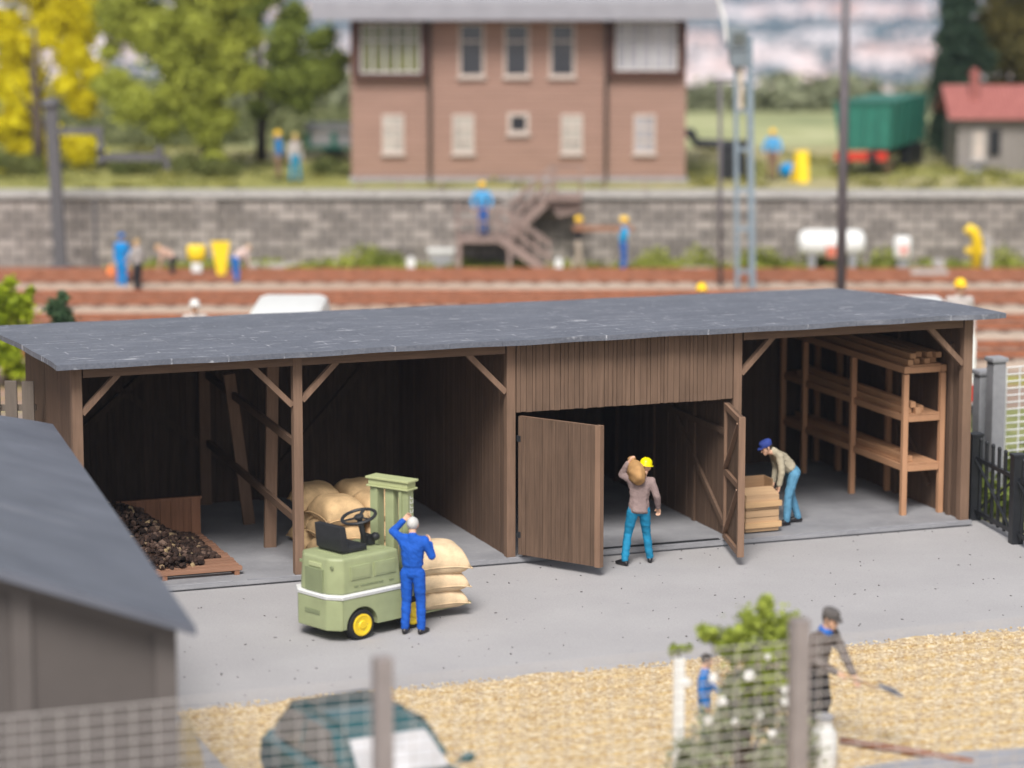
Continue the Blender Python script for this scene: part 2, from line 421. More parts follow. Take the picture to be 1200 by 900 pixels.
# ================================================================== the open storage shed
FL = 0.10                                              # slab top
shed = thing('storage_shed', 'long open fronted brown board shed with flat dark roof and open double doors', 'shed', uv(0, 0), TH)
UL, UR, DEP = -1.47, 14.10, 5.95
ZT = 3.62
def roof_z(a, bfr):
    z = 3.765 + (-.33 * (1 - a) - .42 * a) * bfr ** 1.4
    return z + .005 * math.sin(a * 23) * (1 - bfr) + .003 * math.sin(a * 61 + 2)
def under(u, v):
    return roof_z((u - (UL - .36)) / (UR + .48 - UL + .36), max(0, (v + .36) / (DEP + .75))) - .10
def boards(bm, u0, u1, v, z0, z1, th=0.05, pitch=0.105, gap=0.008, zj=0.0):
    u = u0
    while u < u1 - 0.02:
        w = min(pitch * random.uniform(.6, 1.25), u1 - u)
        dv = random.uniform(-.006, .006)
        dz = random.uniform(0, zj)
        bm_b(bm, u + gap/2, u + w - gap/2, v + dv, v + th + dv, z0 - dz, z1 if z1 else under(u + w, v))
        u += w
    bm_b(bm, u0, u1, v + th*.45, v + th*.8, z0 + .002, (z1 or under(u1, v)) - .002)
def boards_v(bm, u, v0, v1, z0, z1, th=0.05, pitch=0.12, u_end=None):
    v = v0
    while v < v1 - 0.02:
        w = min(pitch * random.uniform(.7, 1.25), v1 - v)
        k = (v - v0) / (v1 - v0); uu = u + (0 if u_end is None else (u_end - u) * k)
        du = random.uniform(-.006, .006)
        bm_b(bm, uu + du, uu + th + du, v + .004, v + w - .004, z0, z1 if z1 else under(uu, v + w))
        v += w
# slab
m, nt, b = nodes('shed_slab')
v = coords(nt)
c = ramp(nt, noise(nt, v, 1.2, 6), [(0.3, (0.20, 0.20, 0.215)), (0.7, (0.30, 0.30, 0.315))])
c = mixc(nt, ramp(nt, noise(nt, v, 9, 5, .7), [(0.55, (0, 0, 0)), (0.8, (.5, .5, .5))]), c, (0.38, 0.38, 0.39))
nt.links.new(c, b.inputs['Base Color']); b.inputs['Roughness'].default_value = 0.75
bump(nt, b, noise(nt, v, 14, 5), 0.3, 0.02); SLAB = m
bm = B()
bm_b(bm, UL - .1, UR + .08, -.10, DEP + .1, .035, FL, bev=.008)
bm_b(bm, UL - .06, UR + .04, -.055, DEP + .05, -.05, .034)
obj('floor_slab', bm, SLAB, shed)
bm = B()
for i in range(7):
    uu = -1 + i * 2.2
    bm_b(bm, uu, uu + random.uniform(1.6, 2.1), -.099, -.035, FL + .001, FL + .012, bev=.003)
obj('edge_strip', bm, GREYP, shed)
# walls
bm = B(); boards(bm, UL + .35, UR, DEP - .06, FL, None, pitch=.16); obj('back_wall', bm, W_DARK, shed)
bm = B(); boards_v(bm, UL, .10, DEP, FL - .02, None, u_end=UL + .34); obj('side_wall', bm, W_BOARD, shed)
bm = B(); boards_v(bm, UR - .05, .10, DEP, FL - .02, None); obj('side_wall', bm, W_BOARD, shed)
bm = B(); boards_v(bm, 5.64, .10, DEP - .08, FL, None); obj('dividing_wall', bm, W_BOARD, shed)
bm = B(); boards_v(bm, 9.66, .10, DEP - .08, FL, None); obj('dividing_wall', bm, W_BOARD, shed)
# braces seen on the inner faces of the walls
bm = B()
for (a, c_) in (((-.9, 1.0), (2.0, 3.4)), ((-.9, 3.3), (3.0, .4))):
    bm_bar(bm, (a[0], DEP - .14, a[1]), (c_[0], DEP - .14, c_[1]), .06, .11)
bm_bar(bm, (3.0, DEP - .13, .3), (5.4, DEP - .13, 2.9), .06, .11)
for uu in (-.95, 3.05): bm_b(bm, uu - .05, uu + .05, DEP - .12, DEP - .065, FL, 3.3)
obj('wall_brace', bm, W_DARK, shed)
bm = B()
bm_bar(bm, (9.63, .3, .3), (9.63, 4.2, 3.1), .05, .10); bm_bar(bm, (9.63, .2, 1.9), (9.63, 5.4, 1.9), .045, .10)
for vv in (1.6, 3.4, 5.2): bm_b(bm, 9.615, 9.655, vv - .05, vv + .05, FL, 3.2)
obj('wall_brace', bm, W_BOARD, shed)
bm = B()
bm_bar(bm, (UR - .09, 1.2, .5), (UR - .09, 4.2, 3.2), .05, .10)
for vv in (.5, 2.5, 4.5): bm_b(bm, UR - .11, UR - .055, vv - .05, vv + .05, FL, 3.15)
obj('wall_brace', bm, W_BOARD, shed)
# front posts
for (pu, w) in ((UL + .02, .16), (2.08, .15), (5.68, .15), (9.72, .15), (UR - .03, .17)):
    bm = B(); bm_b(bm, pu - w/2, pu + w/2, 0, .15, FL, 3.655, bev=.008)
    obj('post', bm, W_FRAME, shed)
# eave beam over the openings
for (a, c_) in ((UL + .12, 5.58), (9.82, UR - .14)):
    bm = B(); bm_b(bm, a, c_, .005, .14, 3.49, 3.66, bev=.006); obj('beam', bm, W_FRAMEX, shed)
# knee braces
for (pu, sgn, L) in ((UL + .1, 1, .55), (2.0, -1, .62), (2.16, 1, .55), (5.60, -1, .62), (9.80, 1, .55), (UR - .11, -1, .62)):
    bm = B(); bm_bar(bm, (pu, .075, 3.47 - L), (pu + sgn * L * 1.05, .075, 3.51), .09, .11, up=Vector((0, 1, 0)), bev=.005)
    obj('knee_brace', bm, W_FRAME, shed)
# board panel over the doors
bm = B(); boards(bm, 5.765, 9.635, -.01, 2.52, 3.655, th=.06, pitch=.10, zj=.012); obj('door_header', bm, W_FRAME if False else wood('header_boards', (0.160, 0.102, 0.070), var=.45, rough=.8), shed)
# doors
def leaf(h, f, lab, flip):
    h, f = Vector(h), Vector(f); d = (f - h); L = d.length; d.normalize()
    n = Vector((-d.y, d.x, 0)) * flip                   # face with the bracing
    bm = B(); x = 0; z0, z1 = .17, 2.47
    R = Matrix((d, n, Vector((0, 0, 1)))).transposed()
    def lb(bm, x0, x1, y0, y1, a, c_, bev=0):
        bm_box(bm, h + R @ Vector(((x0+x1)/2, (y0+y1)/2, (a+c_)/2)), (x1-x0, y1-y0, c_-a), rot=R, bev=bev)
    while x < L - .02:
        w = min(.085 * random.uniform(.7, 1.25), L - x); dy = random.uniform(-.003, .003)
        lb(bm, x + .002, x + w - .002, -.025 + dy, .02 + dy, z0, z1); x += w
    lb(bm, .01, L - .01, -.01, .012, z0 + .01, z1 - .01)
    dl = obj('door_leaf', bm, wood('door_boards', (0.128, 0.081, 0.055), var=.45, rough=.8), shed); dl['label'] = lab
    bm = B()
    lb(bm, L - .09, L + .012, -.035, .075, z0 - .01, z1 + .01, .005)
    lb(bm, 0, .09, .021, .072, z0, z1, .004); lb(bm, .092, L - .092, .021, .07, z1 - .10, z1, .004)
    lb(bm, .092, L - .092, .021, .07, z0, z0 + .10, .004); lb(bm, .092, L - .092, .021, .07, 1.27, 1.37, .004)
    for (a, c_) in ((.28, 1.26), (1.38, 2.36)):
        bm_bar(bm, h + R @ Vector((.12, .045, a)), h + R @ Vector((L - .12, .045, c_)), .035, .09, up=n)
    obj('door_frame', bm, wood('door_frame_timber', (0.225, 0.138, 0.092)), dl)
    for z in (.5, 2.1):
        bm = B(); lb(bm, -.03, .05, -.03, .03, z - .05, z + .05, .004); obj('hinge', bm, BLACK, dl)
leaf((5.78, -.10, 0), (6.68, -1.43, 0), 'wide open left door leaf seen from its plain outer face', 1)
leaf((9.50, -.10, 0), (9.13, -1.53, 0), 'right door leaf seen edge on with crossed bracing', -1)
bm = B()
bm_b(bm, 5.9, 9.45, .03, .055, FL + .001, FL + .012); bm_b(bm, 5.9, 9.45, .10, .125, FL + .001, FL + .012)
obj('door_rail', bm, BLACK, shed)
# inner frame between the two left bays
for p0_, p1_ in (((2.16, 2.1, FL), (2.24, 2.05, 3.45)), ((2.30, 3.95, FL), (1.98, 3.95, 2.75)), ((2.0, 5.80, FL), (2.0, 5.80, 3.35))):
    bm = B(); bm_bar(bm, p0_, p1_, .20, .08, up=Vector((0, 1, 0)), bev=.005)
    obj('inner_post', bm, W_FRAME, shed)
for z in (1.12, 2.35):
    bm = B(); bm_bar(bm, (2.05, .15, z - .12), (2.05, 5.75, z + .1), .07, .12, bev=.005); obj('inner_rail', bm, W_FRAMEY, shed)
# roof rafters' ends and roof
for i in range(9):
    uu = -1.2 + i * 1.87
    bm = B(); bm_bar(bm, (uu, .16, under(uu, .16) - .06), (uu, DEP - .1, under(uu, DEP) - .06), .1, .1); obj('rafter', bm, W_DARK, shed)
m, nt, b = nodes('roof_felt')
v = coords(nt); vs_ = coords(nt, (0.28, 2.2, 1))
c = ramp(nt, noise(nt, v, 0.8, 6), [(0.3, (0.085, 0.093, 0.117)), (0.7, (0.130, 0.140, 0.170))])
c = mixc(nt, 0.35, c, ramp(nt, noise(nt, v, 22, 5, .7), [(0.3, (0.05, 0.055, 0.07)), (0.7, (0.20, 0.208, 0.24))]))
brk = nt.nodes.new('ShaderNodeTexBrick')
wob = nt.nodes.new('ShaderNodeMix'); wob.data_type = 'VECTOR'; wob.inputs[0].default_value = .06
nn = nt.nodes.new('ShaderNodeTexNoise'); nn.inputs['Scale'].default_value = 3.0; nt.links.new(v, nn.inputs['Vector'])
nt.links.new(v, wob.inputs[4]); nt.links.new(nn.outputs['Color'], wob.inputs[5]); nt.links.new(wob.outputs[1], brk.inputs['Vector'])
for k, val in (('Scale', 1.0), ('Mortar Size', .020), ('Brick Width', .85), ('Row Height', .40), ('Mortar Smooth', .6)): brk.inputs[k].default_value = val
mask = mixc(nt, 1.0, brk.outputs['Fac'], ramp(nt, noise(nt, coords(nt, (.9, 1.5, 1)), 2.6, 6, .7), [(0.50, (0, 0, 0)), (0.66, (1, 1, 1))]), 'MULTIPLY')
scr = ramp(nt, noise(nt, coords(nt, (.22, 3.2, 1)), 2.4, 6, .72), [(0.56, (0, 0, 0)), (0.68, (1, 1, 1))])
c = mixc(nt, mixc(nt, 1.0, scr, (.5, .5, .5), 'MULTIPLY'), c, (0.30, 0.305, 0.335))
fle = ramp(nt, noise(nt, coords(nt, (.75, 2.0, 1)), 3.1, 5, .6), [(0.63, (0, 0, 0)), (0.69, (1, 1, 1))])
c = mixc(nt, mixc(nt, 1.0, fle, (.48, .48, .48), 'MULTIPLY'), c, (0.55, 0.55, 0.58))
c = mixc(nt, mixc(nt, 1.0, mask, (.65, .65, .65), 'MULTIPLY'), c, (0.60, 0.60, 0.64))
nt.links.new(c, b.inputs['Base Color']); b.inputs['Roughness'].default_value = 0.62; b.inputs['Specular IOR Level'].default_value = 0.35
h = mixc(nt, .5, noise(nt, v, 5, 6, .65), brk.outputs['Fac'])
bump(nt, b, h, 0.5, 0.03); ROOF = m
bm = B()
NU, NV = 140, 26
top, bot = [], []
for i in range(NU + 1):
    a = i / NU; ru, rl = [], []
    for j in range(NV + 1):
        f = j / NV
        uu = (UL - .36) + ((UR + .48) - (UL - .36)) * a + .012 * math.sin(f * 17 + a * 9)
        vv = -.36 + (DEP + .75) * f + (.014 * math.sin(a * 63) if j == 0 else 0)
        z = roof_z(a, f)
        ru.append(bm.verts.new((uu, vv, z))); rl.append(bm.verts.new((uu, vv, z - .085)))
    top.append(ru); bot.append(rl)
for i in range(NU):
    for j in range(NV):
        bm.faces.new((top[i][j], top[i+1][j], top[i+1][j+1], top[i][j+1]))
        bm.faces.new((bot[i][j], bot[i][j+1], bot[i+1][j+1], bot[i+1][j]))
    bm.faces.new((top[i][0], bot[i][0], bot[i+1][0], top[i+1][0])); bm.faces.new((top[i][NV], top[i+1][NV], bot[i+1][NV], bot[i][NV]))
for j in range(NV):
    bm.faces.new((top[0][j], top[0][j+1], bot[0][j+1], bot[0][j])); bm.faces.new((top[NU][j], bot[NU][j], bot[NU][j+1], top[NU][j+1]))
obj('roof', bm, ROOF, shed)

# ------------------------------------------------------------------ timber rack in the right bay with its beams
rack = thing('timber_rack', 'tall brown three tier timber rack standing in the right hand bay of the shed', 'rack', uv(13.62, .74, FL), TH)
RW = .36; RV = [0, 2.0, 4.0, 4.95]; RZ = [.84, 1.72, 2.58]
for vv in RV:
    for s in (-1, 1):
        bm = B(); bm_b(bm, s*RW - .048, s*RW + .048, vv - .048, vv + .048, 0, 2.50, bev=.006); obj('leg', bm, W_RACK, rack)
for z in RZ:
    bm = B()
    for s in (-1, 1): bm_b(bm, s*RW - .052, s*RW + .052, -.055, 5.0, z - .06, z + .06, bev=.005) if z > 2.5 else bm_b(bm, s*(RW-.02) - .03, s*(RW-.02) + .03, .05, 4.9, z - .06, z + .05, bev=.005)
    for vv in RV: bm_b(bm, -RW + .055, RW - .055, vv - .04, vv + .04, z - .06, z + .045, bev=.004)
    for k in range(5):
        w = (2*RW - .1) / 5; x0 = -RW + .05 + k * w
        bm_b(bm, x0 + .004, x0 + w - .004, -.03, 4.95, z + .052, z + .078)
    obj('shelf', bm, W_RACKY, rack)
def beam(loc, dv, L, w, h, rz, lab, grp):
    o = uv(13.62 + loc[0], .74 + loc[1], FL + loc[2])
    bm = B(); bm_b(bm, -w/2, w/2, 0, L, 0, h, bev=.008)
    k = obj('timber_beam', bm, W_BEAM); k.location = o; k.rotation_euler = (0, 0, TH + rz)
    tag(k, lab, 'beam', grp)
grp = 'sawn beams stored on the timber rack'
zz = RZ[2] + .08
low = [-.275, -.105, .075, .25]
nm = ['first from the left', 'second from the left', 'third from the left', 'rightmost']
for i, x in enumerate(low):
    beam((x, -.02 + [0, .10, .05, .16][i], zz), 0, 4.7, .105, .095, random.uniform(-.006, .006), 'sawn beam in the lower layer on the top shelf of the rack, ' + nm[i], grp)
for i, x in enumerate([-.19, -.01, .165, .30]):
    beam((x, .06 + [0, .13, .06, -.02][i], zz + .097), 0, 4.6, .11, .095, random.uniform(-.008, .008), 'sawn beam in the upper layer on the top shelf of the rack, ' + nm[i], grp)
zz = RZ[1] + .08
for i, (x, y, z) in enumerate(((-.26, .14, 0), (-.12, .06, 0), (-.20, .10, .102), (.03, .25, 0))):
    beam((x, y - .1, zz + z), 0, 4.4, .10, .10, [.0, .004, -.004, -.012][i], ['sawn beam at the left edge of the middle shelf under another beam', 'second sawn beam from the left edge of the middle shelf', 'sawn beam lying on top of the others on the middle shelf', 'separate sawn beam farthest right on the middle shelf'][i], grp)
zz = RZ[0] + .08
for i, (x, y) in enumerate(((-.20, .10), (-.02, .9))):
    beam((x, y, zz), 0, 4.0, .125, .10, [-.004, .01][i], ['long sawn beam nearest the front edge of the lowest shelf', 'sawn beam set farther back on the lowest shelf'][i], grp)

# ------------------------------------------------------------------ coal bunker and heap in the left bay
bk = thing('coal_bunker', 'low slatted wooden bunker with a brown board back in the left bay', 'bunker', uv(-.35, .30, FL), TH)
bm = B(); x0, x1 = -1.0, 1.58
for k in range(14):
    bm_b(bm, x0, x1 - random.uniform(0, .03), .02 + k * .19, .02 + k * .19 + .12, .075, .14, bev=.006)
obj('slat_floor', bm, W_SLAT, bk)
bm = B()
for x in (x0 + .1, .3, x1 - .1): bm_b(bm, x - .04, x + .04, .03, 2.62, 0, .074)
obj('bearer', bm, W_BUNK, bk)
bm = B(); boards(bm, x0, x1 - .02, 2.70, .0, .72, th=.05, pitch=.2, zj=0); bm_b(bm, x0, x1, 2.69, 2.76, .722, .76); obj('back_panel', bm, W_BUNK, bk)
m, nt, b = nodes('coal')
isl = nt.nodes.new('ShaderNodeNewGeometry').outputs['Random Per Island']
nt.links.new(ramp(nt, isl, [(0, (0.020, 0.013, 0.011)), (0.78, (0.062, 0.036, 0.027)), (0.93, (0.13, 0.085, 0.065)), (1, (0.30, 0.22, 0.12))]), b.inputs['Base Color']); b.inputs['Roughness'].default_value = .85; b.inputs['Specular IOR Level'].default_value = .2
it = []
for i in range(2300):
    x = random.uniform(-1.0, 1.36); y = random.uniform(.2, 2.62)
    if (x > 1.02 and y < .7) or (x > .75 and y < .3): continue
    hgt = .14 + .74 * max(0, 1 - ((x + .75) / 2.05) ** 2) * min(1, .18 + y / 2.0) * min(1, max(.03, (1.40 - x) / .9))
    z = random.uniform(max(.15, hgt - .14), hgt + .03)
    it.append(((x, y, z), (random.uniform(.03, .062), random.uniform(.03, .062), random.uniform(.025, .05)), random.random()*6))
ch = lumps('coal_heap', it, m, .3); ch.location = uv(-.35, .30, FL); ch.rotation_euler = (0, 0, TH)
tag(ch, 'dark brown heap of coal lumps sloping down over the slatted bunker floor', 'coal', kind='stuff')

# ------------------------------------------------------------------ sacks
def sackm(name, col):
    m, nt, b = nodes(name); v = coords(nt)
    c = ramp(nt, noise(nt, v, 4, 5), [(0.3, sc(col, .70)), (0.7, sc(col, 1.2))])
    c = mixc(nt, .15, c, ramp(nt, noise(nt, v, 70, 2), [(0.35, sc(col, .5)), (0.65, sc(col, 1.3))]))
    nt.links.new(c, b.inputs['Base Color']); b.inputs['Roughness'].default_value = .85; b.inputs['Specular IOR Level'].default_value = .15
    bump(nt, b, noise(nt, v, 60, 3), .4, .006); return m
SACK = sackm('jute', (0.55, 0.375, 0.20)); SACKP = sackm('pale_jute', (0.70, 0.53, 0.34)); STITCH = M('sack_stitching', (0.30, 0.19, 0.10), .8, .2, 20)
def sack(loc, rz, L, W, H, mat, lab, grp, seed, tilt=(0, 0)):
    r = random.Random(seed); n = 22
    ph = [r.uniform(0, 6) for _ in range(6)]
    bm = B(); tops, bots = {}, {}
    for i in range(n + 1):
        for j in range(n + 1):
            a, c_ = -1 + 2*i/n, -1 + 2*j/n
            pin = 1 - .085 * (1 - abs(a)**2) * abs(c_)**3 - .0*a
            pin2 = 1 - .085 * (1 - abs(c_)**2) * abs(a)**3
            x = a * L/2 * pin2; y = c_ * W/2 * pin
            t = (max(0, 1 - a*a*a*a) * max(0, 1 - c_*c_*c_*c_)) ** .5
            wr = .012 * math.sin(a*9 + ph[0] + c_*3) * (abs(c_)**2) * t + .012 * math.sin(c_*10 + ph[1]) * abs(a)**2 * t + .014 * math.sin(a*3 + ph[2]) * math.sin(c_*3.3 + ph[3]) * t
            seam = .006
            drop = -.10 * H * (abs(a)**3 + abs(c_)**3)
            up = bm.verts.new((x, y, H*.36 + H*.66*t + wr + drop))
            tops[i, j] = up
            if i in (0, n) or j in (0, n): bots[i, j] = up
            else: bots[i, j] = bm.verts.new((x, y, H*.36 - H*.38*min(1, t*1.25) + drop*.3 + wr*.4))
    for i in range(n):
        for j in range(n):
            bm.faces.new((tops[i, j], tops[i+1, j], tops[i+1, j+1], tops[i, j+1]))
            bm.faces.new((bots[i, j], bots[i, j+1], bots[i+1, j+1], bots[i+1, j]))
    rim = [tops[i, 0].co.copy() for i in range(n + 1)] + [tops[n, j].co.copy() for j in range(1, n + 1)] + [tops[i, n].co.copy() for i in range(n - 1, -1, -1)] + [tops[0, j].co.copy() for j in range(n - 1, -1, -1)]
    o = obj('sack', bm, mat, None, True)
    bm = B(); bm_tube(bm, rim, .009, 6); s = obj('seam', bm, mat, o, True)
    o.location = loc; o.rotation_euler = (tilt[0], tilt[1], rz)
    return tag(o, lab, 'sack', grp)
gp = 'jute sacks piled in the shed'
k = 0
rowtxt = {0: 'front', 1: 'back'}; coltxt = {0: 'left', 1: 'right'}
lay = ['bottom layer', 'middle layer', 'top layer']
for L in range(3):
    for r in range(2):
        for c_ in range(2):
            k += 1
            uu = 2.98 + c_ * .72 + random.uniform(-.03, .03) + (.02 if L == 1 else 0); vv = .98 + r * 1.06 + random.uniform(-.04, .04)
            if L == 0 and r == 1: pass
            H = .40 if L == 2 else .36
            sack(uv(uu, vv, FL + .012 + L * .315), TH + PI/2 + random.uniform(-.06, .06), 1.08, .76, H, SACK,
                 f'ochre jute sack in the pile by the post, {lay[L]}, {rowtxt[r]} {coltxt[c_]} corner', gp, k)
# small sewn mark on the sack at the front left of the top layer (illegible stamp)
# ================================================================== forklift
Rd = math.radians
FH = math.radians(43)
fdir = Vector((math.cos(FH), math.sin(FH), 0)); ldir = Vector((-math.sin(FH), math.cos(FH), 0))
FB = G(425, 750)
fl = thing('forklift', 'small pale green forklift with yellow wheel hubs and a white side stripe', 'forklift', FB, FH); fl.scale = (1, 1.06, .94)
FG = M('forklift_green', (0.30, 0.335, 0.18), .42, .12, 3, bmp=.04); FGD = M('forklift_green_panel', (0.20, 0.23, 0.125), .5, .1, 4, bmp=.05)
# local axes: x forward, y left. near side y=0, far side y=1.0
def body(bm, z0, z1, inset, x0=-.52, x1=.80, ch=.20, taper=0.0, bev=.035):
    a = inset
    poly = [(x0 + a, ch + a*.5), (x0 + ch*.75 + a, a), (x1, a), (x1, 1.0 - a), (x0 + ch*.75 + a, 1.0 - a), (x0 + a, 1.0 - ch - a*.5)]
    lo = [bm.verts.new((x, y, z0)) for x, y in poly]
    cx_, cy_ = (x0 + x1)/2, .5
    hi = [bm.verts.new((cx_ + (x - cx_)*(1 - taper), cy_ + (y - cy_)*(1 - taper), z1)) for x, y in poly]
    n = len(poly); bm.faces.new(lo[::-1]); bm.faces.new(hi)
    for q in range(n): bm.faces.new((lo[q], lo[(q+1) % n], hi[(q+1) % n], hi[q]))
    bmesh.ops.bevel(bm, geom=bm.edges[:], offset=bev, segments=3, affect='EDGES', profile=.6)
bm = B(); body(bm, .76, 1.34, .035, taper=.05, bev=.05); body_up = obj('body', bm, FG, fl, True, 40)
# lower body with a wheel arch cut by building it from a side profile
bm = B()
arch = [(-.36, .70), (-.36, .22), (-.30, .22)] + [(.30*math.cos(t), .24 + .30*math.sin(t)) for t in np.linspace(PI, 0, 16)] + [(.30, .22), (.80, .22), (.80, .70)]
for y0, y1 in ((.0, .17), (.83, 1.0)): bm_prism(bm, [(x, y0, z) for x, z in arch], (0, y1 - y0, 0))
bm_b(bm, -.33, .79, .17, .83, .26, .699)
rear = [(-.365, 0), (-.52, .19), (-.52, .81), (-.365, 1.0), (-.3, .83), (-.3, .17)]
bm_prism(bm, [(x, y, .20) for x, y in rear], (0, 0, .50), bev=.03)
obj('chassis', bm, FG, fl)
bm = B(); body(bm, .70, .765, -.012, bev=.012); st = obj('stripe', bm, WHITE, fl, True, 40)
bm = B(); body(bm, .728, .738, -.016, bev=.003); obj('stripe_line', bm, M('stripe_grey', (.35, .36, .36), .5, .05), st)
# rear panel, handles and plates
bm = B(); bm_b(bm, -.497, -.44, .30, .68, .775, 1.15, bev=.008); obj('rear_grille', bm, FGD, fl)
bm = B(); bm_b(bm, -.478, -.42, .36, .62, 1.17, 1.24, bev=.012); obj('rear_plate', bm, M('rear_plate_green', (.42, .46, .25), .45, .08), fl)
bm = B(); bm_b(bm, -.532, -.51, .33, .65, .43, .50, bev=.008); obj('tow_slot', bm, FGD, fl)
for (y, z) in ((.17, 1.2), (.83, 1.2), (.17, .64)):
    bm = B(); bm_box(bm, (-.455 if z < 1 else -.43, y, z), (.035, .05, .05), rz=-.4 if y < .5 else .4, bev=.008); obj('rear_lamp', bm, FGD, fl)
for (x0, x1) in ((-.18, .20), (.27, .68)):
    bm = B(); bm_b(bm, x0, x1, .030, .06, .98, 1.20, bev=.006); bm_b(bm, x0 + .03, x1 - .03, .026, .05, 1.01, 1.17, bev=.004); obj('side_panel', bm, FG, fl)
for x in (-.12, .0, .09, .18, .27, .36, .56):
    bm = B(); bm_b(bm, x, x + .075, .028, .05, .865, .885); obj('vent_slot', bm, FGD, fl)
bm = B(); bm_b(bm, -.20, .62, .20, .80, 1.335, 1.352, bev=.006); obj('deck', bm, FG, fl)
# seat
bm = B(); bm_b(bm, -.17, .30, .22, .76, 1.366, 1.46, bev=.03)
seat = obj('seat', bm, BLKPL, fl, True, 40)
bm = B(); bm_prism(bm, [(-.20, .21, 1.40), (-.05, .21, 1.40), (-.12, .21, 1.80), (-.235, .21, 1.80)], (0, .56, 0), bev=.035); obj('seat_back', bm, BLKPL, seat, True, 40)
# steering column and wheel
bm = B(); bm_tube(bm, [(.52, .5, 1.36), (.40, .5, 1.80)], .042, 12); bm_b(bm, .50, .62, .40, .60, 1.365, 1.52, bev=.02); bm_ball(bm, (.60, .38, 1.50), .07, 2)
sw = obj('steering_column', bm, BLKPL, fl, True, 40)
R = Matrix.Rotation(math.radians(-18), 4, 'Y'); T = Matrix.Translation((.39, .5, 1.83)) @ R
bm = B()
bm_tube(bm, [T @ Vector((math.cos(t)*.25, math.sin(t)*.25, 0)) for t in np.linspace(0, 2*PI, 33)], .026, 8)
for t in (.5, .5 + 2*PI/3, .5 + 4*PI/3): bm_bar(bm, T @ Vector((0, 0, -.01)), T @ Vector((math.cos(t)*.24, math.sin(t)*.24, 0)), .045, .02)
bm_lathe(bm, [(.07, -.03), (.075, .01), (.05, .03)], T, 16)
obj('steering_wheel', bm, BLKPL, fl, True, 40)
bm = B(); bm_tube(bm, [(.60, .64, 1.36), (.57, .66, 1.62)], .014, 6); bm_ball(bm, (.57, .66, 1.64), .03, 2); obj('lever', bm, BLKPL, fl, True)
# wheels
def wheel(x, y, s, r=.245, w=.15):
    Mx = Matrix.Translation((x, y, r)) @ Matrix.Rotation(s*PI/2, 4, 'X')
    bm = B(); bm_lathe(bm, [(r*.62, -w/2), (r*.93, -w/2), (r, -w/2 + .03), (r, w/2 - .03), (r*.93, w/2), (r*.64, w/2)], Mx, 32)
    t = obj('wheel', bm, RUBBER, fl, True, 40)
    bm = B(); bm_lathe(bm, [(r*.3, w/2 - .02), (r*.70, w/2 - .02), (r*.72, w/2 + .012), (r*.62, w/2 + .018), (r*.52, w/2 + .008), (r*.30, w/2 + .008), (r*.24, w/2 + .022), (.01, w/2 + .022)], Mx, 32)
    obj('hub', bm, YELLOW, t, True, 30)
    for q in range(5):
        bm = B(); bm_ball(bm, Mx @ Vector((math.cos(q*1.257)*r*.4, math.sin(q*1.257)*r*.4, w/2)), .012, 1); obj('bolt', bm, FGD, t)
wheel(0, .08, 1); wheel(0, .92, -1); wheel(1.0, .07, 1, .255); wheel(1.0, .93, -1, .255)
bm = B(); bm_b(bm, .79, 1.12, .17, .83, .20, .62, bev=.02); bm_b(bm, .80, .90, .0, .2, .56, .86, bev=.015); bm_b(bm, .80, .90, .8, 1.0, .56, .86, bev=.015); obj('front_axle', bm, FG, fl)
# mast
bm = B()
for y in (.24, .76):
    s = 1 if y < .5 else -1
    bm_b(bm, .96, 1.11, y - .075, y + .075, .12, 2.20, bev=.012)
    bm_b(bm, .94, .958, y + s*.02, y + s*.074, .14, 2.19)
for y in (.43, .57): pass
bm_b(bm, .97, 1.10, .42, .58, .2, 2.19, bev=.03)
MR = Matrix.Translation((1.04, .5, 0)) @ Matrix.Rotation(Rd(13), 4, 'Z') @ Matrix.Translation((-1.04, -.5, 0))
bm.transform(MR)
mast = obj('mast', bm, FG, fl)
bm = B(); bm_b(bm, .91, 1.17, .13, .87, 2.205, 2.235, bev=.01); bm_b(bm, .93, 1.15, .155, .845, 2.236, 2.33, bev=.012); bm_b(bm, .90, 1.18, .12, .88, 2.331, 2.37, bev=.014); bm.transform(MR); obj('mast_head', bm, M('mast_head_green', (.40, .43, .22), .42, .06), mast)
# pale vertical lettering strip on the near mast rail (too small to read in the photograph): short pale bars
bm = B()
for q in range(5):
    z = 2.11 - q * .075
    bm_b(bm, 1.02, 1.10, .163, .1645, z - .050, z - .038); bm_b(bm, 1.02, 1.034, .163, .1645, z - .0379, z); 
    if q % 2: bm_b(bm, 1.086, 1.10, .163, .1645, z - .0379, z)
bm.transform(MR); obj('mast_marking', bm, WHITE, mast)
bm = B()
for z in (.24, .52): bm_b(bm, 1.20, 1.27, .02, .98, z, z + .16, bev=.01)
for y in (.25, .75): bm_b(bm, 1.14, 1.199, y - .05, y + .05, .22, .75, bev=.008)
obj('carriage', bm, FG, fl)
for y in (.25, .75):
    bm = B(); bm_b(bm, 1.272, 1.32, y - .06, y + .06, .13, .70, bev=.008); bm_b(bm, 1.3205, 2.35, y - .055, y + .055, .13, .17, bev=.006); obj('fork', bm, FG, fl)
def fw(x, y, z): return FB + fdir * x + ldir * y + Vector((0, 0, z))
for i, (dz, L, W, H, a, txt) in enumerate(((.16, .86, .82, .31, -.25, 'lowest'), (.42, .90, .86, .34, -.32, 'middle'), (.70, .96, .88, .44, -.38, 'plump topmost'))):
    sack(fw(1.80, .46, dz), FH + a, L, W, H, SACKP, f'{txt} pale jute sack in the stack on the forklift forks', 'jute sacks on the forklift', 60 + i)

